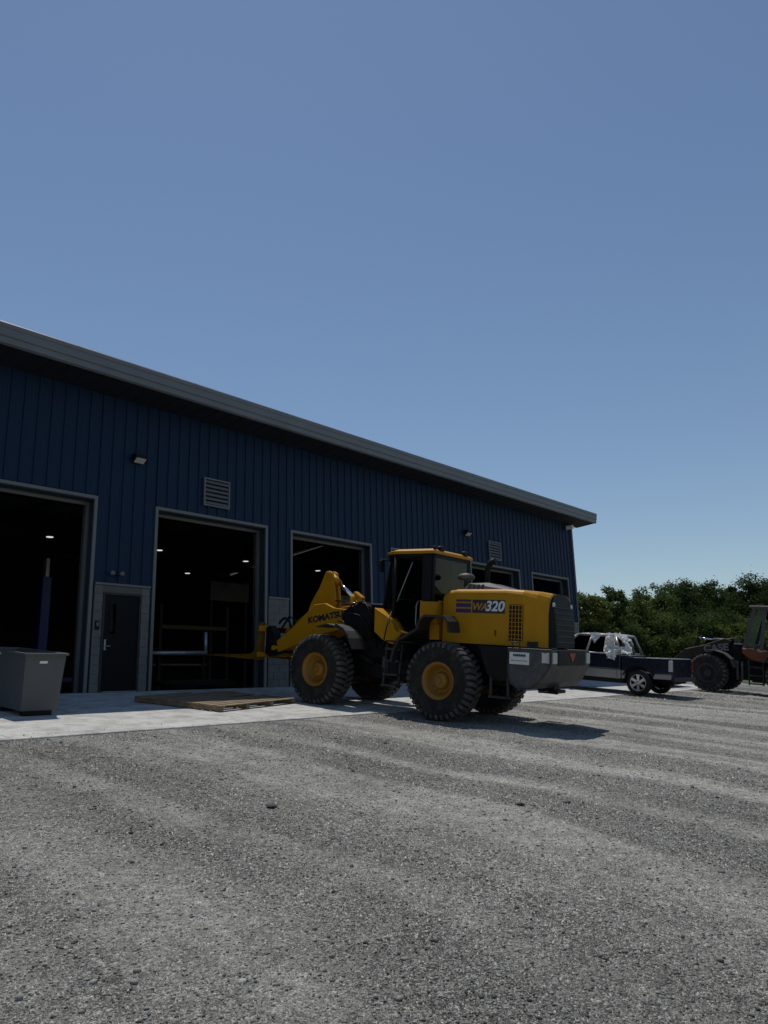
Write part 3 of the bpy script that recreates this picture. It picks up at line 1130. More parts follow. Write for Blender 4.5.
# side ventilation grille: mesh of bars in a recess
for s in (-1, 1):
    X = s*0.802
    mb = MB()
    mb.box(min(X, X-s*.01), max(X, X-s*.01), -1.575, -1.27, 1.62, 2.32)
    vg = mb.build('side_grille', M_blk, hood)
    for i in range(5):
        y = -1.28-i*0.07
        mb = MB()
        mb.box(min(X, X+s*.012), max(X, X+s*.012), y-0.006, y+0.006, 1.62, 2.32)
        mb.build('grille_bar', M_yel, hood)
    for i in range(9):
        z = 1.66+i*0.08
        mb = MB()
        mb.box(min(X, X+s*.008), max(X, X+s*.008), -1.575, -1.27, z-0.006, z+0.006)
        mb.build('grille_bar', M_yel, hood)
    mb = MB()
    mb.tube([(s*.80, -1.0, 1.70), (s*.825, -1.0, 1.70), (s*.825, -1.0, 1.80), (s*.80, -1.0, 1.80)], 0.01, 6)
    mb.build('hood_latch', M_blk, hood)
    mb = MB()
    mb.box(s*0.60, s*0.80, -1.84, -1.68, 1.50, 1.62, 0.01)
    mb.build('tail_lamp_box', M_dgr, hood)
# rear grille
def plan(r, hw, z, off=0.0):
    return [(-hw-off, -1.99, z), (-hw+0.02-off, r+0.08-off*.5, z), (-hw+0.10-off*.7, r-off, z), (hw-0.10+off*.7, r-off, z), (hw-0.02+off, r+0.08-off*.5, z), (hw+off, -1.99, z)]
prof = [(1.53, -2.12, 0.56), (1.8, -2.12, 0.56), (2.0, -2.11, 0.575), (2.16, -2.09, 0.58), (2.28, -2.065, 0.575), (2.38, -2.045, 0.56), (2.46, -2.03, 0.515), (2.53, -2.015, 0.42), (2.57, -2.005, 0.30)]
mb = MB()
mb.loft([plan(r, hw, z) for z, r, hw in prof])
rg = mb.build('rear_grille', M_blk, ld)
def at_z(z):
    for (a, r, h), (b, q, g) in zip(prof, prof[1:]):
        if a <= z <= b:
            f = (z-a)/(b-a)
            return r+(q-r)*f, h+(g-h)*f
for i in range(7):
    z = 1.63+i*0.11
    r, hw = at_z(z)
    mb = MB()
    mb.loft([plan(r, hw-0.03, z, 0.02), plan(r, hw-0.03, z+0.018, 0.012)])
    mb.build('grille_slat', M_dgr, rg)
for s in (-1, 1):
    mb = MB()
    mb.lathe([(-0.03, 0.055), (-0.05, 0.05), (-0.052, 0.001)], (s*0.44, -2.01, 2.34), 14, 'y')
    mb.build('work_lamp', M_lmp, rg)
# counterweight
def cwpoly(y0, y1):
    return None
mb = MB()
def cwring(x, k, t):
    q = [(-1.47, 1.50), (-1.47, 1.02), (-1.53, 0.84), (-1.70, 0.74), (-1.9, 0.76), (-2.05, 0.88), (-2.20, 1.12), (-2.24, 1.20), (-2.24, 1.50)]
    cy, cz = -1.75, 1.2
    return [(x*(1 - (0.20*max(0, (-1.72-y)/0.52) if k else 0)), cy+(y-cy)*t, cz+(z-cz)*t) for y, z in q]
mb.loft([cwring(-1.18, 1, 0.94), cwring(-1.22, 1, 0.98), cwring(-1.20, 1, 1.0), cwring(-0.6, 0, 1.0), cwring(0.6, 0, 1.0), cwring(1.20, 1, 1.0), cwring(1.22, 1, 0.98), cwring(1.18, 1, 0.94)])
cw = mb.build('counterweight', M_cwt, ld)
mb = MB()
mb.box(-0.68, 0.68, -2.258, -2.235, 1.205, 1.48)
mb.build('rear_recess', M_blk, cw)
mb = MB()
mb.slab([(-1.225, -1.52, 1.20), (-1.225, -1.52, 1.42), (-1.195, -1.90, 1.42), (-1.195, -1.90, 1.20)], 0.014)
pl = mb.build('notice_plate', M_wht, cw)
mb = MB()
for i in range(7):
    x, y = -1.225+i*0.0028-0.012, -1.60-i*0.035
    mb.box(x, x+0.006, y-0.026, y, 1.345, 1.385)
for i in range(13):
    x, y = -1.225+i*0.002-0.012, -1.55-i*0.025
    mb.box(x, x+0.006, y-0.016, y, 1.262, 1.272)
mb.build('plate_print', M_tx, pl, kind='stuff')
for s in (-1, 1):
    mb = MB()
    mb.box(s*0.84-0.09, s*0.84+0.09, -2.27, -2.235, 1.24, 1.44, 0.008)
    mb.build('lamp', M_lmp, cw)
    mb = MB()
    mb.box(s*0.96, s*1.075, -2.20, -2.10, 1.25, 1.43, 0.008)
    mb.build('lamp', M_lmp, cw)
    mb = MB()
    mb.tube([(s*1.18, -1.55, 1.49), (s*1.18, -1.55, 1.60), (s*1.18, -1.70, 1.60), (s*1.18, -1.70, 1.49)], 0.014, 6)
    mb.build('grab_rail', M_dgr, cw)
mb = MB()
mb.prism([(-0.17, 1.44), (0.17, 1.44), (0.0, 1.26)], -2.268, -2.256, 'y')
mb.build('warning_triangle', M_red, cw)
mb = MB()
mb.box(-0.14, 0.14, -1.95, -1.6, 0.68, 0.82, 0.01)
mb.box(-0.2, 0.2, -2.05, -1.85, 0.66, 0.72)
mb.build('tow_hitch', M_blk, cw)
# exhaust stack and air cleaner
mb = MB()
mb.tube([(0.05, -0.33, 2.6), (0.05, -0.33, 3.02), (0.05, -0.35, 3.14), (0.05, -0.42, 3.24), (0.05, -0.52, 3.28)], 0.065, 12)
mb.build('exhaust_stack', M_blk, ld)
mb = MB()
mb.lathe([(2.6, 0.05), (2.84, 0.05), (2.86, 0.17), (2.92, 0.185), (2.97, 0.15), (3.0, 0.03)], (-0.1, 0.09, 0), 18, 'z')
mb.build('air_precleaner', M_cgr, ld)
# cab
cab = MB()
for s in (-1, 1):
    cab.box(s*0.72, s*0.80, 0.53, 0.76, 1.55, 3.36, 0.01)          # rear side pillar
    cab.tube([(s*0.74, 1.50, 1.95), (s*0.74, 1.50, 3.36)], 0.045, 8)   # B
    cab.tube([(s*0.62, 1.86, 2.15), (s*0.60, 1.72, 3.36)], 0.035, 8)   # front corner
    cab.tube([(s*0.76, 0.70, 3.33), (s*0.74, 1.50, 3.34), (s*0.60, 1.72, 3.34)], 0.04, 8)
cab.box(-0.78, 0.78, 0.50, 1.55, 1.42, 1.60)
cab.box(-0.78, 0.78, 0.50, 0.56, 1.55, 2.30)
cab.box(-0.78, -0.70, 0.50, 0.56, 2.3, 3.36)
cab.box(0.70, 0.78, 0.50, 0.56, 2.3, 3.36)
cab.box(-0.78, 0.78, 0.50, 0.57, 3.28, 3.36)
cab.box(-0.62, 0.62, 1.50, 1.84, 1.6, 2.2)
cabf = cab.build('cab_frame', M_blk, ld)
mb = MB()
mb.loft([[(-0.82, 0.46, 3.36), (0.82, 0.46, 3.36), (0.82, 1.5, 3.36), (0.66, 1.80, 3.36), (-0.66, 1.80, 3.36), (-0.82, 1.5, 3.36)],
         [(-0.82, 0.46, 3.42), (0.82, 0.46, 3.42), (0.82, 1.5, 3.42), (0.66, 1.80, 3.41), (-0.66, 1.80, 3.41), (-0.82, 1.5, 3.42)],
         [(-0.72, 0.56, 3.47), (0.72, 0.56, 3.47), (0.72, 1.45, 3.47), (0.56, 1.66, 3.45), (-0.56, 1.66, 3.45), (-0.72, 1.45, 3.47)]])
mb.build('cab_roof', M_yel, ld)
for s in (-1, 1):
    mb = MB()
    mb.slab([(s*0.76, 0.76, 1.62), (s*0.75, 1.48, 1.95), (s*0.75, 1.48, 3.30), (s*0.76, 0.76, 3.30)], 0.008)
    mb.build('side_glass', M_gls, cabf)
    mb = MB()
    mb.slab([(s*0.74, 1.52, 2.02), (s*0.63, 1.85, 2.19), (s*0.61, 1.72, 3.30), (s*0.73, 1.52, 3.30)], 0.008)
    mb.build('corner_glass', M_gls, cabf)
mb = MB()
mb.slab([(-0.62, 1.865, 2.19), (0.62, 1.865, 2.19), (0.60, 1.73, 3.30), (-0.60, 1.73, 3.30)], 0.008)
mb.build('windshield', M_gls, cabf)
mb = MB()
mb.slab([(-0.69, 0.52, 2.30), (0.69, 0.52, 2.30), (0.69, 0.52, 3.28), (-0.69, 0.52, 3.28)], 0.008)
mb.build('rear_glass', M_gls, cabf)
mb = MB()
mb.box(-0.27, 0.27, 0.72, 1.22, 1.85, 2.0, 0.05, seg=2)
mb.box(-0.25, 0.25, 0.66, 0.80, 1.98, 2.65, 0.05, seg=2)
mb.box(-0.15, 0.15, 0.66, 0.78, 2.66, 2.86, 0.04, seg=2)
mb.box(-0.15, 0.15, 0.85, 1.1, 1.6, 1.86)
mb.build('seat', M_seat, cabf)
mb = MB()
mb.tube([(0, 1.66, 2.0), (0, 1.42, 2.45)], 0.03, 8)
mb.tube([(0.19*math.cos(k*PI/8), 1.40+0.10*math.sin(k*PI/8), 2.46+0.16*math.sin(k*PI/8)) for k in range(17)], 0.014, 6)
mb.build('steering_wheel', M_blk, cabf)
mb = MB()
mb.box(-0.66, -0.40, 0.8, 1.2, 2.02, 2.12, 0.02)
mb.box(0.36, 0.62, 0.7, 1.35, 2.02, 2.16, 0.02)
mb.box(-0.3, 0.3, 1.55, 1.75, 2.15, 2.42, 0.03)
mb.build('console', M_blk, cabf)
mb = MB()
mb.tube([(-0.765, 1.42, 2.32), (-0.765, 1.05, 3.18)], 0.012, 6)
mb.build('wiper', M_stl, cabf)
mb = MB()
mb.tube([(-0.80, 0.84, 1.7), (-0.84, 0.86, 1.9), (-0.84, 0.86, 2.25), (-0.80, 0.84, 2.35)], 0.014, 6)
mb.build('grab_rail', M_stl, cabf)
for s in (-1, 1):
    mb = MB()
    mb.tube([(s*0.62, 1.74, 3.22), (s*0.90, 1.76, 3.24), (s*0.90, 1.76, 3.0)], 0.015, 6)
    m_ = mb.build('mirror_arm', M_blk, cabf)
    mb = MB()
    mb.box(s*0.90-0.09, s*0.90+0.09, 1.74, 1.79, 2.96, 3.22, 0.02)
    mb.build('mirror', M_blk, m_)
    for y, z in ((1.78, 3.30), (0.50, 3.46)):
        mb = MB()
        mb.box(s*0.52-0.08, s*0.52+0.08, y-0.05, y+0.05, z-.04, z+0.08, 0.02)
        mb.build('work_lamp', M_blk, cabf)
mb = MB()
mb.tube([(-0.74, 0.52, 3.42), (-0.74, 0.52, 3.53)], 0.035, 8)
mb.build('beacon_base', M_blk, cabf)
# yellow cab front corner panels, hydraulic tank
for s in (-1, 1):
    mb = MB()
    mb.prism([(1.87, 2.18), (1.85, 1.66), (1.62, 1.50), (1.33, 1.40), (1.12, 1.66), (1.30, 1.70), (1.42, 1.93), (1.56, 2.02)], s*0.60, s*0.96, bev=0.02, seg=2)
    mb.build('cab_front_panel', M_yel, ld)
    mb = MB()
    mb.box(s*0.55, s*0.86, 0.30, 0.74, 1.88, 2.34, 0.02)
    mb.box(s*0.55, s*0.80, 0.30, 0.74, 1.56, 1.88)
    tk = mb.build('hydraulic_tank', M_yel, ld)
    mb = MB()
    for i in range(6):
        z = 1.95+i*0.06
        mb.box(min(s*0.855, s*0.868), max(s*0.855, s*0.868), 0.34, 0.70, z, z+0.025)
    mb.build('tank_louvre', M_yel, tk)
    # rear fender
    mb = MB()
    mb.plate([(-0.20, 1.72), (-0.16, 1.92), (-0.08, 2.01), (0.36, 2.01), (0.46, 1.93), (0.52, 1.74), (0.96, 1.50), (1.06, 1.30), (1.12, 1.06)], min(s*0.87, s*1.30), max(s*0.87, s*1.30), 0.045)
    mb.build('rear_fender', M_dgr, ld)
    # front fender
    mb = MB()
    mb.plate([(2.16, 1.26), (2.28, 1.48), (2.44, 1.63), (2.66, 1.72), (2.9, 1.76), (3.18, 1.69)], min(s*0.76, s*1.32), max(s*0.76, s*1.32), 0.025)
    mb.plate([(2.3, 1.52), (2.46, 1.66), (2.66, 1.745)], min(s*1.305, s*1.33), max(s*1.305, s*1.33), 0.06)
    mb.build('front_fender', M_dgr, ld)
    mb = MB()
    mb.tube([(s*0.45, 2.7, 1.5), (s*0.9, 2.65, 1.6)], 0.03, 6)
    mb.build('fender_bracket', M_blk, ld)
    # platform, ladder
    mb = MB()
    mb.box(s*0.60, s*1.25, 0.62, 1.32, 1.47, 1.50)
    mb.build('platform', M_blk, ld)
    mb = MB()
    x0, x1 = (s*1.02, s*1.22)
    for y in (1.00, 1.38):
        mb.slab([(s*1.08, y-0.02, 1.42), (s*1.08, y+0.02, 1.42), (s*1.18, y+0.02, 0.54), (s*1.18, y-0.02, 0.54)], 0.04)
    ladr = mb.build('ladder', M_dgr, ld)
    for z in (0.58, 0.80, 1.08, 1.32):
        mb = MB()
        xc = s*(1.18-(z-0.54)*0.11)
        mb.box(xc-0.09, xc+0.09, 1.0, 1.38, z-0.02, z+0.02)
        mb.build('step', M_dgr, ladr)
    mb = MB()
    mb.tube([(s*1.2, 1.42, 1.4), (s*1.05, 1.45, 1.8), (s*0.86, 1.48, 2.1)], 0.015, 6)
    mb.build('handrail', M_blk, ld)
mb = MB()                                                    # hydraulics between the frames
for i in range(7):
    y0 = 1.7+0.1*i
    x = random.uniform(-0.5, 0.4)
    mb.tube([(x, 1.3, 1.2+0.05*i), (x-0.15, 1.75, 1.25+0.09*i), (x+0.1, 2.1, 1.5+0.08*i), (x, 2.45, 1.45+0.1*i)], 0.022, 6)
for s in (-1, 1):
    mb.tube([(s*0.42, 1.15, 1.0), (s*0.42, 2.15, 1.02)], 0.055, 8)
mb.build('hydraulic_hoses', M_blk, ld)
mb = MB()
mb.box(-0.58, -0.42, 1.9, 2.25, 1.62, 2.28, 0.02)
mb.box(-0.3, 0.3, 1.92, 2.3, 1.6, 2.2, 0.02)
mb.build('valve_block', M_blk, ld)
mb = MB()
mb.box(-0.475, -0.40, 1.78, 1.93, 0.88, 1.12)
mb.box(-0.60, -0.45, 1.5, 1.72, 0.78, 0.92, 0.01)
mb.build('service_box', M_cgr, ld)
for s in (-1, 1):
    mb = MB()
    mb.prism([(2.12, 1.50), (2.55, 1.62), (2.86, 1.78), (3.02, 1.92), (2.96, 2.10), (2.72, 2.20), (2.48, 2.32), (2.24, 2.22)], s*0.60, s*0.66, bev=0.01)
    mb.build('tower_plate', M_blk, ld)
    mb = MB()
    for (ya, za, yb, zb_, yc, zc) in ((2.1, 1.5, 2.45, 2.0, 3.0, 1.98), (2.05, 1.75, 2.35, 2.32, 2.9, 2.12), (2.2, 1.55, 2.75, 1.75, 3.15, 1.86)):
        mb.tube([(s*0.70, ya, za), (s*0.73, (ya+yb)/2-0.05, (za+zb_)/2+0.06), (s*0.72, yb, zb_), (s*0.70, (yb+yc)/2, (zb_+zc)/2+0.05), (s*0.62, yc, zc)], 0.018, 6)
    mb.build('hose_bundle', M_blk, ld, kind='stuff')
# lift arms
for s in (-1, 1):
    mb = MB()
    mb.prism([(5.20, 1.25), (5.18, 1.08), (5.08, 1.03), (4.62, 1.18), (3.8, 1.50), (3.0, 1.68), (2.55, 1.84), (2.36, 1.96), (2.34, 2.14), (2.5, 2.22), (2.95, 2.13), (3.35, 2.16), (3.62, 2.26),
              (3.95, 2.22), (4.12, 2.06), (4.42, 1.80), (4.85, 1.46)], s*0.47, s*0.56, bev=0.012)
    mb.build('lift_arm', M_yel, ld)
    mb = MB()
    mb.tube([(s*0.36, 2.2, 0.95), (s*0.40, 3.05, 1.25)], 0.085, 12)
    lc = mb.build('lift_cylinder', M_blk, ld)
    mb = MB()
    mb.tube([(s*0.40, 3.05, 1.25), (s*0.43, 3.75, 1.58)], 0.045, 12)
    mb.build('cylinder_rod', M_chr, lc)
mb = MB()
mb.tube([(-0.5, 4.08, 1.90), (0.5, 4.08, 1.90)], 0.13, 16)
mb.tube([(-0.6, 2.44, 2.08), (0.6, 2.44, 2.08)], 0.07, 12)
mb.tube([(-0.66, 5.1, 1.14), (0.66, 5.1, 1.14)], 0.06, 12)
mb.build('cross_tube', M_yel, ld)
for s in (-1, 1):
    mb = MB()
    mb.prism([(4.02, 3.04), (3.92, 3.07), (3.82, 3.02), (3.76, 2.82), (3.66, 2.28), (3.70, 2.04), (3.95, 1.90), (4.34, 1.98), (4.50, 2.10), (4.46, 2.24), (4.20, 2.64)], s*0.05, s*0.13, bev=0.012)
    mb.build('bell_crank', M_yel, ld)
mb = MB()
mb.tube([(-0.16, 3.92, 2.96), (0.16, 3.92, 2.96)], 0.07, 12)
mb.tube([(-0.16, 4.38, 2.12), (0.16, 4.38, 2.12)], 0.07, 12)
mb.build('crank_pin', M_yel, ld)
mb = MB()
mb.tube([(0, 2.62, 2.06), (0, 2.75, 2.14), (0, 3.16, 2.40)], 0.105, 16)
mb.tube([(0, 3.10, 2.36), (0, 3.20, 2.425)], 0.125, 16)
mb.box(-0.07, 0.07, 2.9, 3.2, 2.38, 2.52, 0.02, Matrix.Rotation(-0.55, 3, 'X').inverted())
tcy = mb.build('tilt_cylinder', M_yel, ld)
mb = MB()
mb.tube([(0, 3.18, 2.41), (0, 3.70, 2.80)], 0.05, 14)
mb.build('cylinder_rod', M_chr, tcy)
mb = MB()
mb.tube([(0, 3.66, 2.77), (0, 3.90, 2.95)], 0.075, 14)
mb.build('rod_eye', M_yel, tcy)
mb = MB()                                                    # bright hydraulic pipe below the tilt cylinder
mb.tube([(-0.18, 2.75, 2.24), (-0.18, 3.1, 2.30), (-0.18, 3.6, 2.34)], 0.025, 8)
mb.build('hydraulic_pipe', M_chr, ld)
mb = MB()
mb.prism([(4.36, 2.18), (4.28, 2.08), (5.26, 1.44), (5.34, 1.54)], -0.07, 0.07, bev=0.01)
mb.build('tilt_link', M_yel, ld)
text_obj('KOMATSU', 0.195, M_tx, ld, face_left(-0.563, 3.58, 1.93, 0.19), offset=0.0085, xs=1.18)
# quick coupler and fork carriage
mb = MB()
for s in (-1, 1):
    mb.prism([(5.02, 1.0), (5.26, 0.92), (5.40, 1.0), (5.42, 1.62), (5.30, 1.68), (5.12, 1.5)], s*0.40, s*0.62, bev=0.01)
mb.box(-0.62, 0.62, 5.28, 5.40, 1.0, 1.14)
mb.box(-0.62, 0.62, 5.28, 5.40, 1.5, 1.62)
mb.build('quick_coupler', M_blk, ld)
mb = MB()
pts = []
for i in range(15):
    a = -0.9+i*PI*1.05/14
    pts.append((-0.35, 5.05-0.25*math.cos(a)+0.0, 1.45+0.42*math.sin(a)))
mb.tube(pts, 0.03, 8)
mb.tube([(-0.2, 4.9, 1.5), (-0.2, 4.86, 1.85), (-0.2, 5.05, 1.92), (-0.2, 5.3, 1.6)], 0.026, 8)
mb.build('coupler_hose', M_blk, ld)
mb = MB()
mb.box(-0.80, 0.80, 5.43, 5.50, 1.52, 1.66, 0.01)
mb.box(-0.80, 0.80, 5.43, 5.50, 0.90, 1.02, 0.01)
for x in (-0.45, 0.45):
    mb.box(x-0.06, x+0.06, 5.43, 5.49, 1.02, 1.52)
fc = mb.build('fork_carriage', M_yel, ld)
for x in (-0.62, 0.62):
    mb = MB()
    mb.prism([(5.50, 1.74), (5.50, 0.82), (7.35, 0.83), (7.35, 0.85), (6.2, 0.93), (5.85, 0.95), (5.72, 1.02), (5.64, 1.15), (5.60, 1.74)], x-0.075, x+0.075, bev=0.006)
    mb.build('fork', mat('fork_shaded_yellow', (0.17, 0.075, 0.006), 0.7, 0, 0.3, 4, spec=0.2), ld)  # darker machine yellow: the shade inside the bay is put into the colour

# ------------------------------------------------------------------ pickup truck
TO = Vector((25.15, -5.72, K*-5.72))
tk = thing('pickup_truck', 'dark blue and silver crew cab pickup with torn plastic over its rear window', 'pickup', TO, 0.0, slope=K)
HW = 0.98
def arch(cx, cz, r, z0, n=10):
    """points going from the rear side of the arch over to its front side at z0"""
    a0 = math.asin((z0-cz)/r) if abs((z0-cz)/r) < 1 else -0.2
    return [(cx-r*math.cos(a0+(PI-2*a0)*k/n), cz+r*math.sin(a0+(PI-2*a0)*k/n)) for k in range(n+1)]
for s in (-1, 1):
    lo, hi = (s*HW, s*(HW-0.10))
    mb = MB()
    mb.prism([(-1.06, 0.74)] + [p for p in arch(0, 0.42, 0.53, 0.72)] + [(0.56, 0.76), (0.56, 1.20), (-0.98, 1.235), (-1.05, 1.215), (-1.075, 1.15)], min(lo, hi), max(lo, hi), bev=0.03, seg=3)
    bs = mb.build('bed_side', M_navyp, tk)
    mb = MB()
    mb.prism([(-1.07, 0.57), (-0.50, 0.56), (-0.52, 0.64), (-0.56, 0.715), (-1.07, 0.715)], min(lo, hi)-0.002, max(lo, hi)+0.002, bev=0.01)
    mb.prism([(0.47, 0.50), (0.56, 0.50), (0.56, 0.755), (0.45, 0.755)], min(lo, hi)-0.002, max(lo, hi)+0.002, bev=0.01)
    mb.build('lower_panel', M_silv, bs)
    mb = MB()
    mb.prism([(p[0], p[1]) for p in arch(0, 0.42, 0.56, 0.60, 12)] + [(p[0], p[1]) for p in arch(0, 0.42, 0.52, 0.60, 12)][::-1], min(s*(HW+0.02), s*(HW-0.05)), max(s*(HW+0.02), s*(HW-0.05)))
    mb.build('wheel_arch_lip', M_navyp, bs)
    mb = MB()
    mb.box(min(s*0.985, s*0.84), max(s*0.985, s*0.84), -1.10, -1.0, 0.82, 1.17, 0.012)
    mb.build('tail_lamp', M_lmp if s < 0 else M_red, tk)
mb = MB()
mb.box(-0.88, 0.88, -1.0, 0.5, 0.66, 0.72)
mb.box(-0.88, 0.88, 0.46, 0.52, 0.66, 1.2)
mb.build('bed_floor', M_blk, tk)
mb = MB()
mb.box(-0.84, 0.84, -1.09, -1.02, 0.62, 1.23, 0.015)
tg = mb.build('tailgate', M_navyp, tk)
mb = MB()
mb.box(-0.14, 0.14, -1.105, -1.085, 1.02, 1.1, 0.006)
mb.build('tailgate_handle', M_blk, tg)
mb = MB()
mb.box(-0.92, 0.92, -1.20, -1.06, 0.50, 0.64, 0.03, seg=2)
mb.build('rear_bumper', M_dgr, tk)
# cab body
mb = MB()
mb.prism([(0.60, 0.78), (0.60, 1.26), (3.0, 1.30), (3.0, 0.78)], -HW, HW, bev=0.03, seg=2)
cb = mb.build('cab_body', M_navyp, tk)
mb = MB()
mb.prism([(0.60, 0.48), (0.60, 0.775), (3.0, 0.775), (3.0, 0.50)], -HW+0.002, HW-0.002, bev=0.02)
mb.build('lower_panel', M_silv, cb)
mb = MB()
mb.box(-0.95, 0.95, 0.5, 3.1, 0.34, 0.49)
mb.build('rocker', M_blk, cb)
for s in (-1, 1):
    for y in (0.72, 1.86, 2.96):
        mb = MB()
        mb.box(min(s*HW, s*(HW+0.002)), max(s*HW, s*(HW+0.002)), y-0.006, y+0.006, 0.52, 1.24)
        mb.build('door_seam', M_blk, cb)
    for y in (1.00, 2.12):
        mb = MB()
        mb.box(min(s*(HW-.01), s*(HW+0.035)), max(s*(HW-.01), s*(HW+0.035)), y-0.1, y+0.1, 1.09, 1.13, 0.01)
        mb.build('door_handle', M_navyp, cb)
    mb = MB()
    mb.box(min(s*0.95, s*1.2), max(s*0.95, s*1.2), 2.68, 2.78, 1.28, 1.46, 0.03, seg=2)
    mb.build('side_mirror', M_blk, cb)
# greenhouse
G0 = [(-0.93, 0.64), (0.93, 0.64), (0.93, 3.02), (-0.93, 3.02)]
G1 = [(-0.72, 0.86), (0.72, 0.86), (0.72, 2.25), (-0.72, 2.25)]
zb, zt = 1.27, 1.88
gh = MB()
def gp(i, f):
    return Vector((G0[i][0]+(G1[i][0]-G0[i][0])*f, G0[i][1]+(G1[i][1]-G0[i][1])*f, zb+(zt-zb)*f))
for i in range(4):
    gh.tube([gp(i, 0), gp(i, 1)], 0.05, 8)
for s in (-1, 1):
    gh.tube([(s*0.93, 1.86, zb), (s*0.72, 1.72, zt)], 0.045, 8)
    gh.tube([(s*0.93, 0.95, zb), (s*0.72, 1.05, zt)], 0.06, 8)
    gh.tube([(s*0.93, 0.62, zb), (s*0.93, 3.02, zb)], 0.04, 8)
    gh.tube([(s*0.72, 0.86, zt), (s*0.72, 2.25, zt)], 0.045, 8)
gh.tube([(-0.72, 0.86, zt), (0.72, 0.86, zt)], 0.045, 8)
gh.tube([(-0.72, 2.25, zt), (0.72, 2.25, zt)], 0.045, 8)
gho = gh.build('cab_pillars', M_silv, tk)
mb = MB()
mb.loft([[(-0.74, 0.84, zt-0.01), (0.74, 0.84, zt-0.01), (0.74, 2.27, zt-0.01), (-0.74, 2.27, zt-0.01)],
         [(-0.72, 0.88, zt+0.05), (0.72, 0.88, zt+0.05), (0.72, 2.15, zt+0.05), (-0.72, 2.15, zt+0.05)],
         [(-0.5, 1.05, zt+0.075), (0.5, 1.05, zt+0.075), (0.5, 2.0, zt+0.075), (-0.5, 2.0, zt+0.075)]], smooth=True)
mb.build('cab_roof', M_silv, tk)
def pane(pts, name):
    mb = MB()
    mb.slab(pts, 0.006)
    mb.build(name, M_tgl, gho)
pane([gp(3, 0), gp(2, 0), gp(2, 1), gp(3, 1)], 'windshield')
for s in (-1, 1):
    pane([(s*0.925, 0.98, zb), (s*0.925, 1.84, zb), (s*0.72, 1.70, zt), (s*0.72, 1.08, zt)], 'rear_door_glass')
    pane([(s*0.925, 1.89, zb), (s*0.925, 2.98, zb), (s*0.72, 2.23, zt), (s*0.72, 1.75, zt)], 'front_door_glass')
mb = MB()
for x in (-0.4, 0.4):
    for y in (1.1, 2.1):
        mb.box(x-0.25, x+0.25, y, y+0.14, 1.0, 1.55, 0.04, seg=2)
        mb.box(x-0.13, x+0.13, y, y+0.10, 1.55, 1.72, 0.03, seg=2)
mb.build('seats', M_cgr, gho)
# front end
for s in (-1, 1):
    mb = MB()
    lo, hi = s*HW, s*(HW-0.22)
    mb.prism([(3.01, 0.50)] + arch(3.75, 0.42, 0.50, 0.55) + [(4.55, 0.52), (4.68, 0.7), (4.66, 1.12), (4.3, 1.20), (3.01, 1.30)], min(lo, hi), max(lo, hi), bev=0.02)
    mb.build('front_fender', M_navyp, tk)
    mb = MB()
    mb.box(min(s*0.94, s*0.62), max(s*0.94, s*0.62), 4.62, 4.70, 0.86, 1.08, 0.02)
    mb.build('headlight', M_lmp, tk)
mb = MB()
mb.prism([(3.01, 1.15), (3.01, 1.305), (4.3, 1.205), (4.64, 1.13), (4.64, 1.05)], -0.77, 0.77, bev=0.02)
mb.build('bonnet', M_navyp, tk)
mb = MB()
mb.box(-0.6, 0.6, 4.60, 4.69, 0.72, 1.08, 0.02)
mb.build('front_grille', M_blk, tk)
mb = MB()
mb.box(-0.96, 0.96, 4.58, 4.80, 0.44, 0.70, 0.05, seg=2)
mb.build('front_bumper', M_silv, tk)
mb = MB()
for s in (-1, 1):
    mb.box(s*0.45-0.06, s*0.45+0.06, -1.0, 4.5, 0.42, 0.60)
for y in (0, 3.75):
    mb.tube([(-0.75, y, 0.40), (0.75, y, 0.40)], 0.06, 8)
mb.box(-0.7, 0.7, 3.0, 4.5, 0.5, 1.0)
mb.build('chassis', M_blk, tk)
def truck_wheel():
    R, W_ = 0.40, 0.27
    mb = MB()
    hw = W_/2
    prof = [(-hw*0.85, 0.265), (-hw, 0.30), (-hw, 0.36), (-hw*0.8, 0.392), (-hw*0.5, 0.40), (hw*0.5, 0.40), (hw*0.8, 0.392), (hw, 0.36), (hw, 0.30), (hw*0.85, 0.265)]
    mb.lathe(prof, (0, 0, 0), 36, 'x', cap=False)
    o = mb.build('wheel', M_rub, tk)
    mb = MB()
    mb.lathe([(-hw*0.86, 0.272), (-hw*0.93, 0.27), (-hw*0.9, 0.25), (-hw*0.2, 0.235), (hw*0.85, 0.26)], (0, 0, 0), 36, 'x', cap=False)
    mb.lathe([(-hw*0.82, 0.001), (-hw*0.82, 0.055), (-hw*0.6, 0.075), (-hw*0.4, 0.075)], (0, 0, 0), 20, 'x', cap=False)
    for k in range(6):
        a = 2*PI*k/6
        c, s_ = math.cos(a), math.sin(a)
        def P(r, tt, x):
            return (x, r*c-tt*s_, r*s_+tt*c)
        mb.loft([[P(0.05, -0.035, -hw*0.75), P(0.05, 0.035, -hw*0.75), P(0.05, 0.035, -hw*0.45), P(0.05, -0.035, -hw*0.45)],
                 [P(0.255, -0.05, -hw*0.86), P(0.255, 0.05, -hw*0.86), P(0.255, 0.045, -hw*0.5), P(0.255, -0.045, -hw*0.5)]])
    mb.build('rim', M_alu, o)
    mb = MB()
    mb.lathe([(-hw*0.1, 0.235), (-hw*0.1, 0.001)], (0, 0, 0), 24, 'x', cap=False)
    mb.build('brake_drum', M_blk, o)
    return o
tw = truck_wheel()
place_wheels(tw, tk, [(-0.86, 0, 0), (0.86, 0, 0), (-0.86, 3.75, 0), (0.86, 3.75, 0)], 0.40)
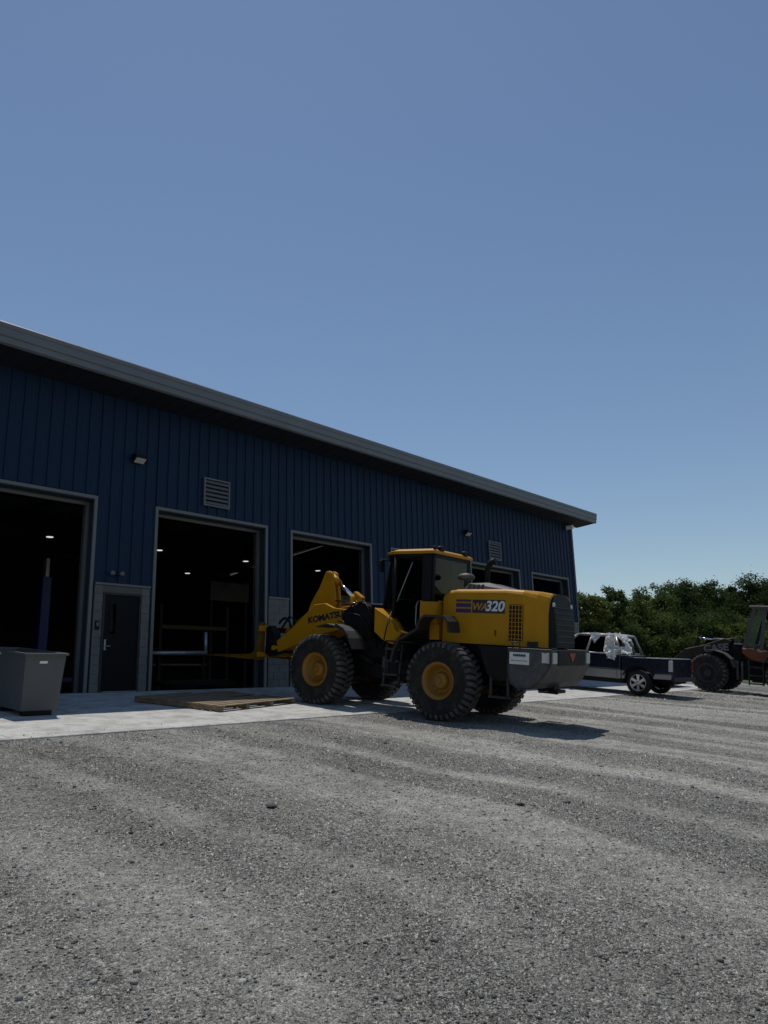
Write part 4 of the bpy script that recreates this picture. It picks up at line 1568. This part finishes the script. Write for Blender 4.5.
# torn plastic film: a crumpled sheet draped on the rear corner of the cab, hanging over the bed side
def crumple(name, P, nu, nv, amp, mask, label, seed):
    b = bmesh.new()
    vs = {}
    for i in range(nu+1):
        for j in range(nv+1):
            u, v = i/nu, j/nv
            p, nrm = P(u, v)
            p = Vector(p)
            q = p*4.5 + Vector((seed, 0, 0))
            d = abs(mnoise.noise(q))*1.4 + abs(mnoise.noise(q*2.3))*0.5
            vs[i, j] = b.verts.new(p + Vector(nrm)*(0.012+amp*d))
    for i in range(nu):
        for j in range(nv):
            if mask((i+.5)/nu, (j+.5)/nv):
                b.faces.new((vs[i, j], vs[i+1, j], vs[i+1, j+1], vs[i, j+1]))
    loose = [v for v in b.verts if not v.link_faces]
    bmesh.ops.delete(b, geom=loose, context='VERTS')
    g = bmesh.ops.solidify(b, geom=b.faces[:], thickness=0.003)
    me = bpy.data.meshes.new(name)
    b.to_mesh(me)
    b.free()
    me.materials.append(M_film)
    o = bpy.data.objects.new(name, me)
    COL.objects.link(o)
    return o
film = thing('plastic_sheet', 'torn crumpled white plastic sheet draped over the rear corner of the pickup cab', 'plastic sheet', TO, 0.0, slope=K)
def PS(u, v):                                                # near side: u along -y from the door pillar, v up
    y = 1.20-u*0.98
    z = 1.04+v*0.90
    if z > zb:
        f = min(1, (z-zb)/(zt-zb))
        x = -0.95+0.20*f
    else:
        x = -0.985
    return (x-0.01, y, z), (-1, -0.25, 0.7)
def mk_side(u, v):
    y = 1.20-u*0.98
    z = 1.04+v*0.90
    n = 0.05*mnoise.noise(Vector((y*6, z*6, 3)))
    low = 1.32 - 0.30*math.sin(min(1, max(0, (1.16-y)/0.5))*PI)*1.0 + n
    if y < 0.55:
        low = 1.22+n
    if z < low:
        return False
    if y < 0.80 and z > 1.50+n and z < 1.86-0.25*(0.80-y)/0.4 and y > 0.42+n:     # the hole where the glass is gone
        return False
    if z > 1.95-0.95*max(0, 0.72-y)+n:
        return False
    return True
s1 = crumple('side_film', PS, 40, 40, 0.11, mk_side, '', 1.0)
s1.parent = film
def PR(u, v):                                                # flap trailing over the rear window towards the bed
    x = -0.92+u*0.8
    y = 0.86-v*0.55
    z = 1.90-0.62*v**1.5
    return (x, y, z), (0, -0.6, 0.6)
s2 = crumple('rear_film', PR, 50, 24, 0.09, lambda u, v: v < 0.45+0.5*abs(mnoise.noise(Vector((u*5, 2, 0))))+(0.4 if u < 0.3 else 0) , '', 5.0)
s2.parent = film
film2 = thing('plastic_sheet', 'small white plastic triangle hanging from the pickup roof over the rear door window', 'plastic sheet', TO, 0.0, slope=K)
def PT(u, v):
    y = 1.86-u*0.46
    z = 1.955-v*0.36
    f = min(1, max(0, (z-zb)/(zt-zb)))
    return (-0.96+0.21*f, y, z), (-1, 0, 0.2)
s3 = crumple('window_film', PT, 22, 20, 0.035, lambda u, v: v < 1-abs(u-0.62)*1.75, '', 9.0)
s3.parent = film2

# ------------------------------------------------------------------ the second, orange-brown loader
CO = Vector((31.0, -6.0, K*-6.0))
cl = thing('wheel_loader', 'old orange and grey wheel loader with open cab at the right edge behind the pickup', 'wheel loader', CO, 0.0, slope=K)
R2 = 0.70
cw0 = make_wheel(cl, R2, 0.48, M_dgr, 0.33, 26)
place_wheels(cw0, cl, [(-0.95, 0, 0), (0.95, 0, 0), (-0.95, -2.75, 0), (0.95, -2.75, 0)], R2)
mb = MB()
mb.prism([(0.6, 0.6), (0.6, 1.0), (0.1, 1.45), (-0.4, 2.0), (-0.75, 2.05), (-0.9, 1.4), (-0.9, 0.55)], -0.38, 0.38, bev=0.02)
mb.build('front_frame', M_blk, cl)
mb = MB()
mb.prism([(-1.0, 0.5), (-1.0, 1.2), (-2.0, 1.3), (-4.1, 1.3), (-4.1, 0.7), (-3.2, 0.5)], -0.5, 0.5, bev=0.02)
mb.build('rear_frame', M_blk, cl)
for y in (0, -2.75):
    mb = MB()
    mb.lathe([(-0.85, 0.17), (-0.3, 0.2), (-0.15, 0.28), (0.15, 0.28), (0.3, 0.2), (0.85, 0.17)], (0, y, R2-0.02), 16, 'x')
    mb.build('axle', M_blk, cl)
for s in (-1, 1):
    mb = MB()
    mb.prism([(-0.75, 1.95), (-0.62, 1.66), (0.2, 1.40), (0.8, 1.25), (1.5, 0.75), (1.62, 0.45), (1.78, 0.48), (1.72, 0.9), (1.0, 1.55), (0.3, 1.72), (-0.5, 2.02)], s*0.50, s*0.60, bev=0.012)
    mb.build('lift_arm', M_cdk, cl)
    mb = MB()
    mb.plate([(-0.98, 0.95), (-0.86, 1.25), (-0.62, 1.44), (-0.3, 1.53), (0.0, 1.54)], min(s*0.72, s*1.18), max(s*0.72, s*1.18), 0.03)
    mb.build('front_fender', M_cgr, cl)
text_obj('CASE', 0.36, mat('faded_lettering', (0.22, 0.21, 0.2), 0.7, 0, 0.2), cl, face_left(-0.605, -0.18, 1.63, 0.13), offset=0.012, xs=1.1)
mb = MB()
mb.tube([(-0.12, -0.58, 1.95), (-0.12, 0.05, 1.95)], 0.075, 12)
tc2 = mb.build('tilt_cylinder', M_cgr, cl)
mb = MB()
mb.tube([(-0.12, 0.05, 1.95), (-0.12, 0.70, 2.0)], 0.04, 12)
mb.build('cylinder_rod', M_chr, tc2)
for s in (-1, 1):
    mb = MB()
    mb.prism([(0.66, 2.06), (0.55, 2.0), (0.75, 1.2), (0.95, 0.75), (1.08, 0.8), (0.95, 1.35)], -0.12+s*0.06-0.02, -0.12+s*0.06+0.02, bev=0.008)
    mb.build('bell_crank', M_cdk, cl)
mb = MB()
for q in range(6):
    x = -0.55+0.2*q
    mb.tube([(x, -0.5, 1.3+0.06*q), (x-0.08, -0.85, 1.5+0.05*q), (x+0.05, -1.15, 1.25)], 0.025, 6)
mb.build('hydraulic_hoses', M_blk, cl, kind='stuff')
mb = MB()
mb.box(-0.55, 0.55, -1.15, -0.8, 1.2, 1.85, 0.03)
mb.build('valve_block', M_blk, cl)
mb = MB()
mb.tube([(-0.5, -0.2, 0.75), (-0.55, 0.9, 1.05)], 0.07, 10)
mb.build('lift_cylinder', M_cgr, cl)
# bucket
pf = [(1.62, 0.85), (1.5, 0.45), (1.62, 0.12), (2.0, 0.02), (2.9, 0.02)]
mb = MB()
mb.plate(pf, -1.2, 1.2, 0.03)
for s in (-1, 1):
    mb.prism([(1.62, 0.85), (1.5, 0.45), (1.62, 0.12), (2.0, 0.02), (2.9, 0.03), (2.2, 0.7)], s*1.2, s*1.225)
mb.build('bucket', M_cgr, cl)
# cab: open posts, roof, orange side panel
mb = MB()
mb.box(-0.78, 0.78, -2.85, -2.72, 1.5, 1.70)
cf2 = mb.build('cab_frame', M_cgr, cl)
for s in (-1, 1):
    mb = MB()
    mb.slab([(s*0.76, -1.17, 1.62), (s*0.76, -1.30, 1.62), (s*0.72, -1.70, 3.16), (s*0.72, -1.57, 3.16)], 0.09)
    mb.build('cab_post', M_cgr, cl)
    mb = MB()
    mb.slab([(s*0.76, -1.80, 1.62), (s*0.76, -1.92, 1.62), (s*0.72, -2.02, 3.16), (s*0.72, -1.93, 3.16)], 0.08)
    mb.build('cab_post', M_cgr, cl)
    mb = MB()
    mb.box(s*0.72-0.05, s*0.72+0.05, -2.83, -2.74, 1.7, 3.18)
    mb.build('cab_post', M_cgr, cl)
    mb = MB()
    mb.tube([(s*0.74, -1.62, 1.62), (s*0.74, -1.66, 1.80), (s*0.74, -1.80, 1.84), (s*0.72, -1.93, 2.2)], 0.035, 8)
    mb.build('grab_handle', M_cgr, cl)
mb = MB()
mb.box(-0.86, 0.86, -3.0, -1.48, 3.18, 3.27, 0.02)
mb.build('cab_roof', M_cgr, cl)
mb = MB()
mb.slab([(-0.70, -1.24, 1.66), (0.70, -1.24, 1.66), (0.68, -1.64, 3.14), (-0.68, -1.64, 3.14)], 0.008)
mb.build('windshield', M_gls, cf2)
mb = MB()
mb.prism([(-1.20, 1.70), (-1.20, 1.48), (-1.50, 1.26), (-1.9, 1.18), (-3.1, 1.2), (-3.1, 1.62), (-1.8, 1.60), (-1.45, 1.66)], -0.86, 0.86, bev=0.03)
mb.build('cab_base', M_org, cl)
mb = MB()
mb.box(-0.26, 0.26, -2.5, -2.0, 1.62, 1.9, 0.05)
mb.box(-0.24, 0.24, -2.6, -2.46, 1.85, 2.6, 0.05)
mb.build('seat', M_seat, cf2)
mb = MB()
mb.loft([rr_ring(-3.0, 0.72, 1.25, 2.1, 0.1), rr_ring(-4.2, 0.72, 1.25, 2.0, 0.12), rr_ring(-4.5, 0.66, 1.25, 1.85, 0.12)])
mb.build('hood', M_org, cl)
mb = MB()
mb.prism([(-4.0, 1.24), (-4.0, 0.7), (-4.2, 0.6), (-4.6, 0.75), (-4.6, 1.24)], -1.1, 1.1, bev=0.04)
mb.build('counterweight', M_cgr, cl)
for s in (-1, 1):
    mb = MB()
    for y in (-1.46, -1.95):
        mb.box(min(s*0.95, s*1.0), max(s*0.95, s*1.0), y-0.02, y+0.02, 0.35, 1.25)
    l2 = mb.build('ladder', M_dgr, cl)
    for z in (0.40, 0.70, 1.0):
        mb = MB()
        mb.box(min(s*0.85, s*1.05), max(s*0.85, s*1.05), -1.95, -1.46, z-0.02, z+0.02)
        mb.build('step', M_dgr, l2)
    for y in (-0.95, -1.12):
        mb = MB()
        mb.tube([(s*0.6, y, 0.5), (s*0.6, y, 1.2)], 0.05, 8)
        mb.build('filter_can', M_cgr, cl)
    mb = MB()
    mb.box(min(s*0.4, s*0.8), max(s*0.4, s*0.8), -2.1, -1.5, 0.45, 1.1, 0.03)
    mb.build('fuel_tank', M_blk, cl)
    mb = MB()
    mb.plate([(-3.5, 1.15), (-3.3, 1.5), (-2.75, 1.6), (-2.2, 1.5), (-2.0, 1.2)], min(s*0.7, s*1.16), max(s*0.7, s*1.16), 0.03)
    mb.build('rear_fender', M_cgr, cl)

# ------------------------------------------------------------------ grey bin
bn = thing('plastic_bin', 'large grey tapered bin standing on a skid by the leftmost bay', 'bin', (5.44, -3.34, K*-3.34), math.radians(0), slope=K)
b_ = bmesh.new()
L_, W_, H_ = 1.9, 0.68, 1.02
def ringr(z, ins):
    return [(ins, ins, z), (W_-ins, ins, z), (W_-ins, L_-ins, z), (ins, L_-ins, z)]
mb = MB()
mb.loft([ringr(0.09, 0.035), ringr(0.55, 0.02), ringr(H_, 0.0), ringr(H_, 0.03), ringr(0.55, 0.05), ringr(0.2, 0.065)], cap=False)
mb.slab([(0.1, 0.1, 0.16), (W_-0.1, 0.1, 0.16), (W_-0.1, L_-0.1, 0.16), (0.1, L_-0.1, 0.16)], 0.03)
mb.build('tub', M_bin, bn)
mb = MB()
for (x0, x1, y0, y1) in ((-0.035, W_+0.035, -0.035, 0.01), (-0.035, W_+0.035, L_-0.01, L_+0.035), (-0.035, 0.01, 0.01, L_-0.01), (W_-0.01, W_+0.035, 0.01, L_-0.01)):
    mb.box(x0, x1, y0, y1, H_-0.03, H_+0.012, 0.006)
mb.build('rim', M_bin, bn)
for y in (0.15, L_/2, L_-0.15):
    mb = MB()
    mb.box(0.1, W_-0.1, y-0.06, y+0.06, 0.0, 0.145)
    mb.build('skid', M_blk, bn)
mb = MB()
mb.slab([(0.24, 0.004, 0.86), (0.37, 0.004, 0.86), (0.37, -0.003, 0.90), (0.24, -0.003, 0.90)], 0.008)
mb.build('sticker', M_wht, bn)
mb = MB()
mb.slab([(-0.004, 1.0, 0.95), (-0.004, 1.14, 0.95), (-0.001+0.0, 1.14, 0.99), (-0.001, 1.0, 0.99)], 0.008)
mb.build('sticker', M_wht, bn)

# ------------------------------------------------------------------ timber pallet
ang = math.atan2(0.70, 2.6)
pl = thing('timber_pallet', 'wide weathered timber pallet lying on the concrete in front of the loader', 'pallet', (8.86, -4.08, K*-4.08), 0, slope=K)
hx = Vector((math.cos(ang), math.sin(ang), K*math.sin(ang))).normalized()
hy = Vector((-math.sin(ang), math.cos(ang), K*math.cos(ang))).normalized()
pl.matrix_world = Matrix.Translation((8.86, -4.08, K*-4.08)) @ Matrix((hx, hy, hx.cross(hy)*0.82)).transposed().to_4x4()
PLn, PWd = 2.62, 2.2
x = 0.0
y = 0.0
i = 0
while y < PWd-0.05:
    wd = random.uniform(0.13, 0.15)
    mb = MB()
    e0, e1 = random.uniform(-0.02, 0.02), PLn+random.uniform(-0.03, 0.02)
    if i in (5, 11):
        e1 = PLn*0.6
    mb.box(e0, e1, y, y+wd, 0.115+random.uniform(0, 0.004), 0.14+random.uniform(0, 0.006), 0.003)
    mb.build('deck_board', M_wood, pl)
    y += wd+random.uniform(0.03, 0.07)
    i += 1
for k in range(4):
    x = 0.02+k*(PLn-0.14)/3
    mb = MB()
    mb.box(x, x+0.09, 0.0, PWd, 0.0215, 0.114, 0.003)
    mb.box(x, x+0.088, 0.0, 0.12, 0.0, 0.02)
    mb.build('stringer', M_wood, pl)
for y in (0.75, 1.45, PWd-0.14):
    mb = MB()
    mb.box(0, PLn, y, y+0.13, 0.0, 0.021, 0.002)
    mb.build('bottom_board', M_wood, pl)

# ------------------------------------------------------------------ loose stones (uncountable): one mesh
STONE = gravel_mat(True)
def scatter_stones(n, seed, near=2.6, far=13, octa=False, smin=0.003, smax=0.0085):
    r = np.random.default_rng(seed)
    # distance from the camera drawn so that density per picture area stays even
    d = near*np.exp(r.random(n)*math.log(far/near))
    az = HEAD + np.radians(r.uniform(-36, 36, n))
    X = CAM.x + d*np.sin(az)
    Y = CAM.y + d*np.cos(az)
    keep = ((Y < -5.44) & (Y > -26)) | ((Y < -4.6) & (Y > -5.41) & (r.random(n) < 0.10*np.clip((-4.6-Y)/0.8, 0, 1)**2)) if octa else (Y < -5.5) & (Y > -26)
    X, Y, d = X[keep], Y[keep], d[keep]
    n = len(X)
    s = smin + smax*r.random(n)**3.0 + (0 if octa else 0.010*(r.random(n) > 0.990))
    s *= (0.34+0.052*d) if octa else (0.8+0.05*d)
    bmx = bmesh.new()
    if octa:
        vv = [bmx.verts.new(c_) for c_ in ((1, 0, 0), (-0.5, 0.87, 0), (-0.5, -0.87, 0), (0.1, 0, 1.0))]
        for a_, b2_ in ((0, 1), (1, 2), (2, 0)):
            bmx.faces.new((vv[a_], vv[b2_], vv[3]))
        bmx.verts.index_update()
    else:
        bmesh.ops.create_icosphere(bmx, subdivisions=1, radius=1)
    base = np.array([v.co[:] for v in bmx.verts])
    faces = np.array([[v.index for v in f.verts] for f in bmx.faces])
    bmx.free()
    nv = len(base)
    jit = 1+r.uniform(-0.28, 0.28, (n, nv, 1))
    P = base[None]*jit
    sc = np.stack([r.uniform(0.8, 1.5, n), r.uniform(0.7, 1.1, n), r.uniform(0.4, 0.8, n)*(2.1 if octa else 1)], 1)
    P = P*sc[:, None, :]*s[:, None, None]
    th = r.uniform(0, 2*PI, n)
    c, sn = np.cos(th), np.sin(th)
    px = P[..., 0]*c[:, None]-P[..., 1]*sn[:, None]
    py = P[..., 0]*sn[:, None]+P[..., 1]*c[:, None]
    pz = P[..., 2]
    wx = px+X[:, None]
    wy = py+Y[:, None]
    wz = pz+(K*Y-0.022+s*(-0.05 if octa else 0.22)+0.022*(Y > -5.42))[:, None]
    V = np.stack([wx, wy, wz], -1).reshape(-1, 3)
    Fc = (faces[None]+(np.arange(n)*nv)[:, None, None]).reshape(-1, 3)
    me = bpy.data.meshes.new('fine_grit' if octa else 'loose_stones')
    me.vertices.add(len(V))
    me.vertices.foreach_set('co', V.ravel().astype(np.float32))
    me.loops.add(Fc.size)
    me.loops.foreach_set('vertex_index', Fc.ravel().astype(np.int32))
    me.polygons.add(len(Fc))
    me.polygons.foreach_set('loop_start', (np.arange(len(Fc))*3).astype(np.int32))
    me.update(calc_edges=True)
    m = STONE
    me.materials.append(m)
    o = bpy.data.objects.new('fine_grit' if octa else 'loose_stones', me)
    COL.objects.link(o)
    o['kind'] = 'stuff'
    o['label'] = 'fine grey grit covering the gravel yard' if octa else 'loose grey stones scattered over the gravel yard'
    o['category'] = 'gravel'
scatter_stones(40000, 3)
scatter_stones(210000, 5, 2.6, 34, True, 0.006, 0.010)
def clod(x, y, sx, sy, sz, label, seed):
    b = bmesh.new()
    bmesh.ops.create_icosphere(b, subdivisions=2, radius=1)
    for v in b.verts:
        d = 1+0.35*mnoise.noise(v.co*1.7+Vector((seed, 0, 0)))
        v.co = Vector((v.co.x*sx*d, v.co.y*sy*d, v.co.z*sz*d))
    me = bpy.data.meshes.new('stone')
    b.to_mesh(me)
    b.free()
    me.materials.append(mat('dark_stone', (0.05, 0.05, 0.05), 0.9, 0, 0.25, 20, 0.5, 50))
    o = bpy.data.objects.new('stone', me)
    COL.objects.link(o)
    o.location = (x, y, K*y-0.022+sz*0.35)
    o.rotation_euler = (0.05, 0.05, seed)
    tag(o, label, 'stone')
clod(4.94, -10.25, 0.11, 0.05, 0.018, 'flat dark lump on the gravel left of centre, below the pallet', 1.0)
clod(7.04, -11.7, 0.055, 0.035, 0.022, 'left of two dark stones on gravel below the loader rear wheel', 2.0)
clod(7.56, -11.96, 0.055, 0.03, 0.018, 'right of two dark stones on gravel below the loader shadow', 3.1)

# ------------------------------------------------------------------ trees
def tree(px, dist, top, width, label, mi, name='broadleaf_tree', n=5200, leaf=0.26, seed=0, ground=-0.4, low=0.12, sparse=0.0, pts=None):
    r = np.random.default_rng(seed+11)
    az = HEAD + math.atan((px-384)/756.0)
    bx, by = CAM.x+dist*math.sin(az), CAM.y+dist*math.cos(az)
    bz = gz(by)-0.05
    H = top-bz
    t = thing(name, label, 'tree', (bx, by, bz), r.uniform(0, 6), group='trees along the yard edge')
    tr = MB()
    lean = r.uniform(-0.04, 0.04, 2)*H
    tr.tube([(0, 0, -0.1), (lean[0]*.3, lean[1]*.3, H*0.3), (lean[0]*.7, lean[1]*.7, H*0.6), (lean[0], lean[1], H*0.9)], 0.026*H, 8, 0.004*H)
    nb = 11
    ends = []
    for k in range(nb):
        f = r.uniform(0.22, 0.8)
        a = 2*PI*k/nb+r.uniform(-0.4, 0.4)
        reach = width*0.5*r.uniform(0.55, 0.95)*(1.1-0.6*abs(f-0.45))
        p0 = Vector((lean[0]*f, lean[1]*f, H*f))
        p2 = p0+Vector((math.cos(a)*reach, math.sin(a)*reach, H*r.uniform(0.10, 0.24)))
        p1 = p0.lerp(p2, 0.5)+Vector((0, 0, H*0.03))
        tr.tube([p0, p1, p2], 0.010*H, 6, 0.002*H)
        ends.append(p2)
    tr.build('trunk', M_bark, t)
    # crown: clumps on a lumpy shell plus inner filling
    nc = max(40, int(n/70))
    C = []
    lob = [(r.uniform(-0.28, 0.28)*width, r.uniform(-0.28, 0.28)*width, H*r.uniform(low+0.25, 0.80), r.uniform(0.22, 0.36)) for _ in range(9)]
    lob.append((lean[0], lean[1], H*0.82, 0.24))
    for e in ends:
        lob.append((e.x*0.8, e.y*0.8, e.z, r.uniform(0.16, 0.26)))
    while len(C) < nc:
        lx, ly, lz, lr = lob[r.integers(len(lob))]
        v = r.normal(size=3)
        v /= np.linalg.norm(v)
        rad = lr*width*(r.random()**0.33)*0.95
        p = np.array([lx, ly, lz])+v*rad*np.array([1, 1, 0.85])
        if p[2] < H*low or p[2] > H*1.0:
            continue
        C.append(p)
    C = np.array(C)
    per = n//nc
    cs = width*0.045*(0.7+0.8*r.random(nc))
    P = np.repeat(C, per, 0)+r.normal(size=(nc*per, 3))*np.repeat(cs, per)[:, None]*np.array([1, 1, 0.75])
    m_ = len(P)
    a = r.normal(size=(m_, 3))
    a[:, 2] *= 0.6
    a /= np.linalg.norm(a, axis=1)[:, None]
    b = r.normal(size=(m_, 3))
    b -= a*(a*b).sum(1)[:, None]
    b /= np.linalg.norm(b, axis=1)[:, None]
    s = leaf*(0.55+0.8*r.random(m_))[:, None]
    V = np.stack([P-a*s*0.75, P-b*s*0.38, P+a*s*0.75, P+b*s*0.38], 1).reshape(-1, 3)
    me = bpy.data.meshes.new('crown')
    me.vertices.add(len(V))
    me.vertices.foreach_set('co', V.ravel().astype(np.float32))
    me.loops.add(m_*4)
    me.loops.foreach_set('vertex_index', np.arange(m_*4, dtype=np.int32))
    me.polygons.add(m_)
    me.polygons.foreach_set('loop_start', (np.arange(m_)*4).astype(np.int32))
    me.update(calc_edges=True)
    me.materials.append(M_leaf[mi])
    o = bpy.data.objects.new('crown', me)
    COL.objects.link(o)
    o.parent = t
    return t
def topz(py, dist, px):
    """height whose picture row is py at that distance (level ground distance, no roll)"""
    hor = 681-0.0257*(px-384)
    ang_ = math.atan((hor-py)/ (F_PX/ (math.cos(PITCH)**2)) / math.sqrt(1+((px-384)/756.0)**2))
    return CAM.z + dist*math.tan(ang_)
TREES = [  # px, top row, distance, width, leaf tone, label
    (586, 590, 50, 2.9, 2, 'loose pale green small tree right beside the far corner of the building'),
    (607, 586, 53, 3.1, 1, 'airy green tree rising behind the front of the pickup cab'),
    (630, 590, 60, 3.6, 1, 'round green tree behind the rear of the pickup cab'),
    (651, 592, 72, 4.6, 1, 'mid green tree between the airy tree and the tall dark trees'),
    (676, 581, 88, 6.4, 0, 'tall dark rounded tree above the pickup bed'),
    (700, 580, 92, 6.6, 0, 'tall dark tree just right of the rounded tree above the pickup tailgate'),
    (716, 588, 104, 5.0, 0, 'shorter dark tree in the dip right of the tall dark trees'),
    (730, 579, 106, 3.4, 0, 'narrow pointed dark tree between the two broad dark trees'),
    (746, 583, 100, 6.0, 0, 'broad dark tree above the orange loader arm'),
    (766, 575, 100, 7.4, 0, 'tallest dark tree at the right edge above the orange loader cab'),
    (792, 573, 98, 7.4, 0, 'dark tree just outside the right edge of the yard'),
    (736, 625, 66, 4.6, 2, 'low yellow green bush behind the orange loader cab'),
    (760, 618, 72, 5.0, 1, 'low green bush between loader cab posts'),
    (588, 626, 50, 4.0, 2, 'low pale green thicket behind the pickup windshield'),
    (610, 622, 54, 4.4, 1, 'low green thicket behind the pickup roof'),
    (634, 618, 58, 4.8, 1, 'low green thicket behind the torn plastic sheet'),
    (658, 612, 62, 5.4, 1, 'low green thicket behind the pickup bed'),
    (684, 616, 66, 5.4, 0, 'low dark thicket behind the pickup tailgate'),
    (710, 612, 70, 5.4, 0, 'low dark thicket behind the orange loader front wheel'),
    (564, 596, 62, 5.0, 1, 'green tree mostly hidden behind the building corner'),
]
for i, (px, py, dist, wd, mi, lb) in enumerate(TREES):
    low = py > 610
    tree(px, dist, topz(py, dist, px), wd, lb, mi, 'bush' if low else 'broadleaf_tree', n=(9000 if i < 3 else 17000) if not low else 9000,
         leaf=0.06+0.0013*dist if not low else 0.15, seed=i, low=0.0 if low else 0.14)

# ------------------------------------------------------------------ the wood far behind, read as one mass
def far_wood(n=60000):
    r = np.random.default_rng(99)
    px = r.uniform(540, 860, n)
    dist = r.uniform(112, 128, n)
    az = HEAD + np.arctan((px-384)/756.0)
    X = CAM.x+dist*np.sin(az)
    Y = CAM.y+dist*np.cos(az)
    Hh = np.array([9.0+2.0*mnoise.noise(Vector((p*0.06, 0, 0)))+1.2*mnoise.noise(Vector((p*0.2, 3, 0))) for p in px])
    P = np.stack([X, Y, np.array([gz(y) for y in Y])+Hh*r.random(n)**0.8], 1)
    a = r.normal(size=(n, 3))
    a /= np.linalg.norm(a, axis=1)[:, None]
    b = r.normal(size=(n, 3))
    b -= a*(a*b).sum(1)[:, None]
    b /= np.linalg.norm(b, axis=1)[:, None]
    q = 0.32*(0.6+0.8*r.random(n))[:, None]
    V = np.stack([P-a*q, P-b*q*0.6, P+a*q, P+b*q*0.6], 1).reshape(-1, 3)
    me = bpy.data.meshes.new('far_wood')
    me.from_pydata(V.tolist(), [], [(4*k, 4*k+1, 4*k+2, 4*k+3) for k in range(n)])
    me.materials.append(M_leaf[0])
    o = bpy.data.objects.new('far_wood', me)
    COL.objects.link(o)
    o['kind'] = 'stuff'
    o['label'] = 'dark far wood closing the gaps behind the trees'
    o['category'] = 'wood'
far_wood()

# ------------------------------------------------------------------ dim clutter deep in the bays
t = thing('hanging_board', 'dim pale board held on two posts, seen high in the second bay', 'board', (19.6, DEP-16.2, 0))
mb = MB()
mb.box(-1.1, 0.9, 0.0, 0.06, 3.55, 4.35, 0.01)
mb.build('panel', mat('board_pale', (0.10, 0.10, 0.10), 0.8, 0, 0.2, 2), t)
for x in (-1.0, 0.8):
    mb = MB()
    mb.box(x-0.05, x+0.05, 0.06, 0.14, 0.0, 4.5)
    mb.build('post', M_dgr, t)
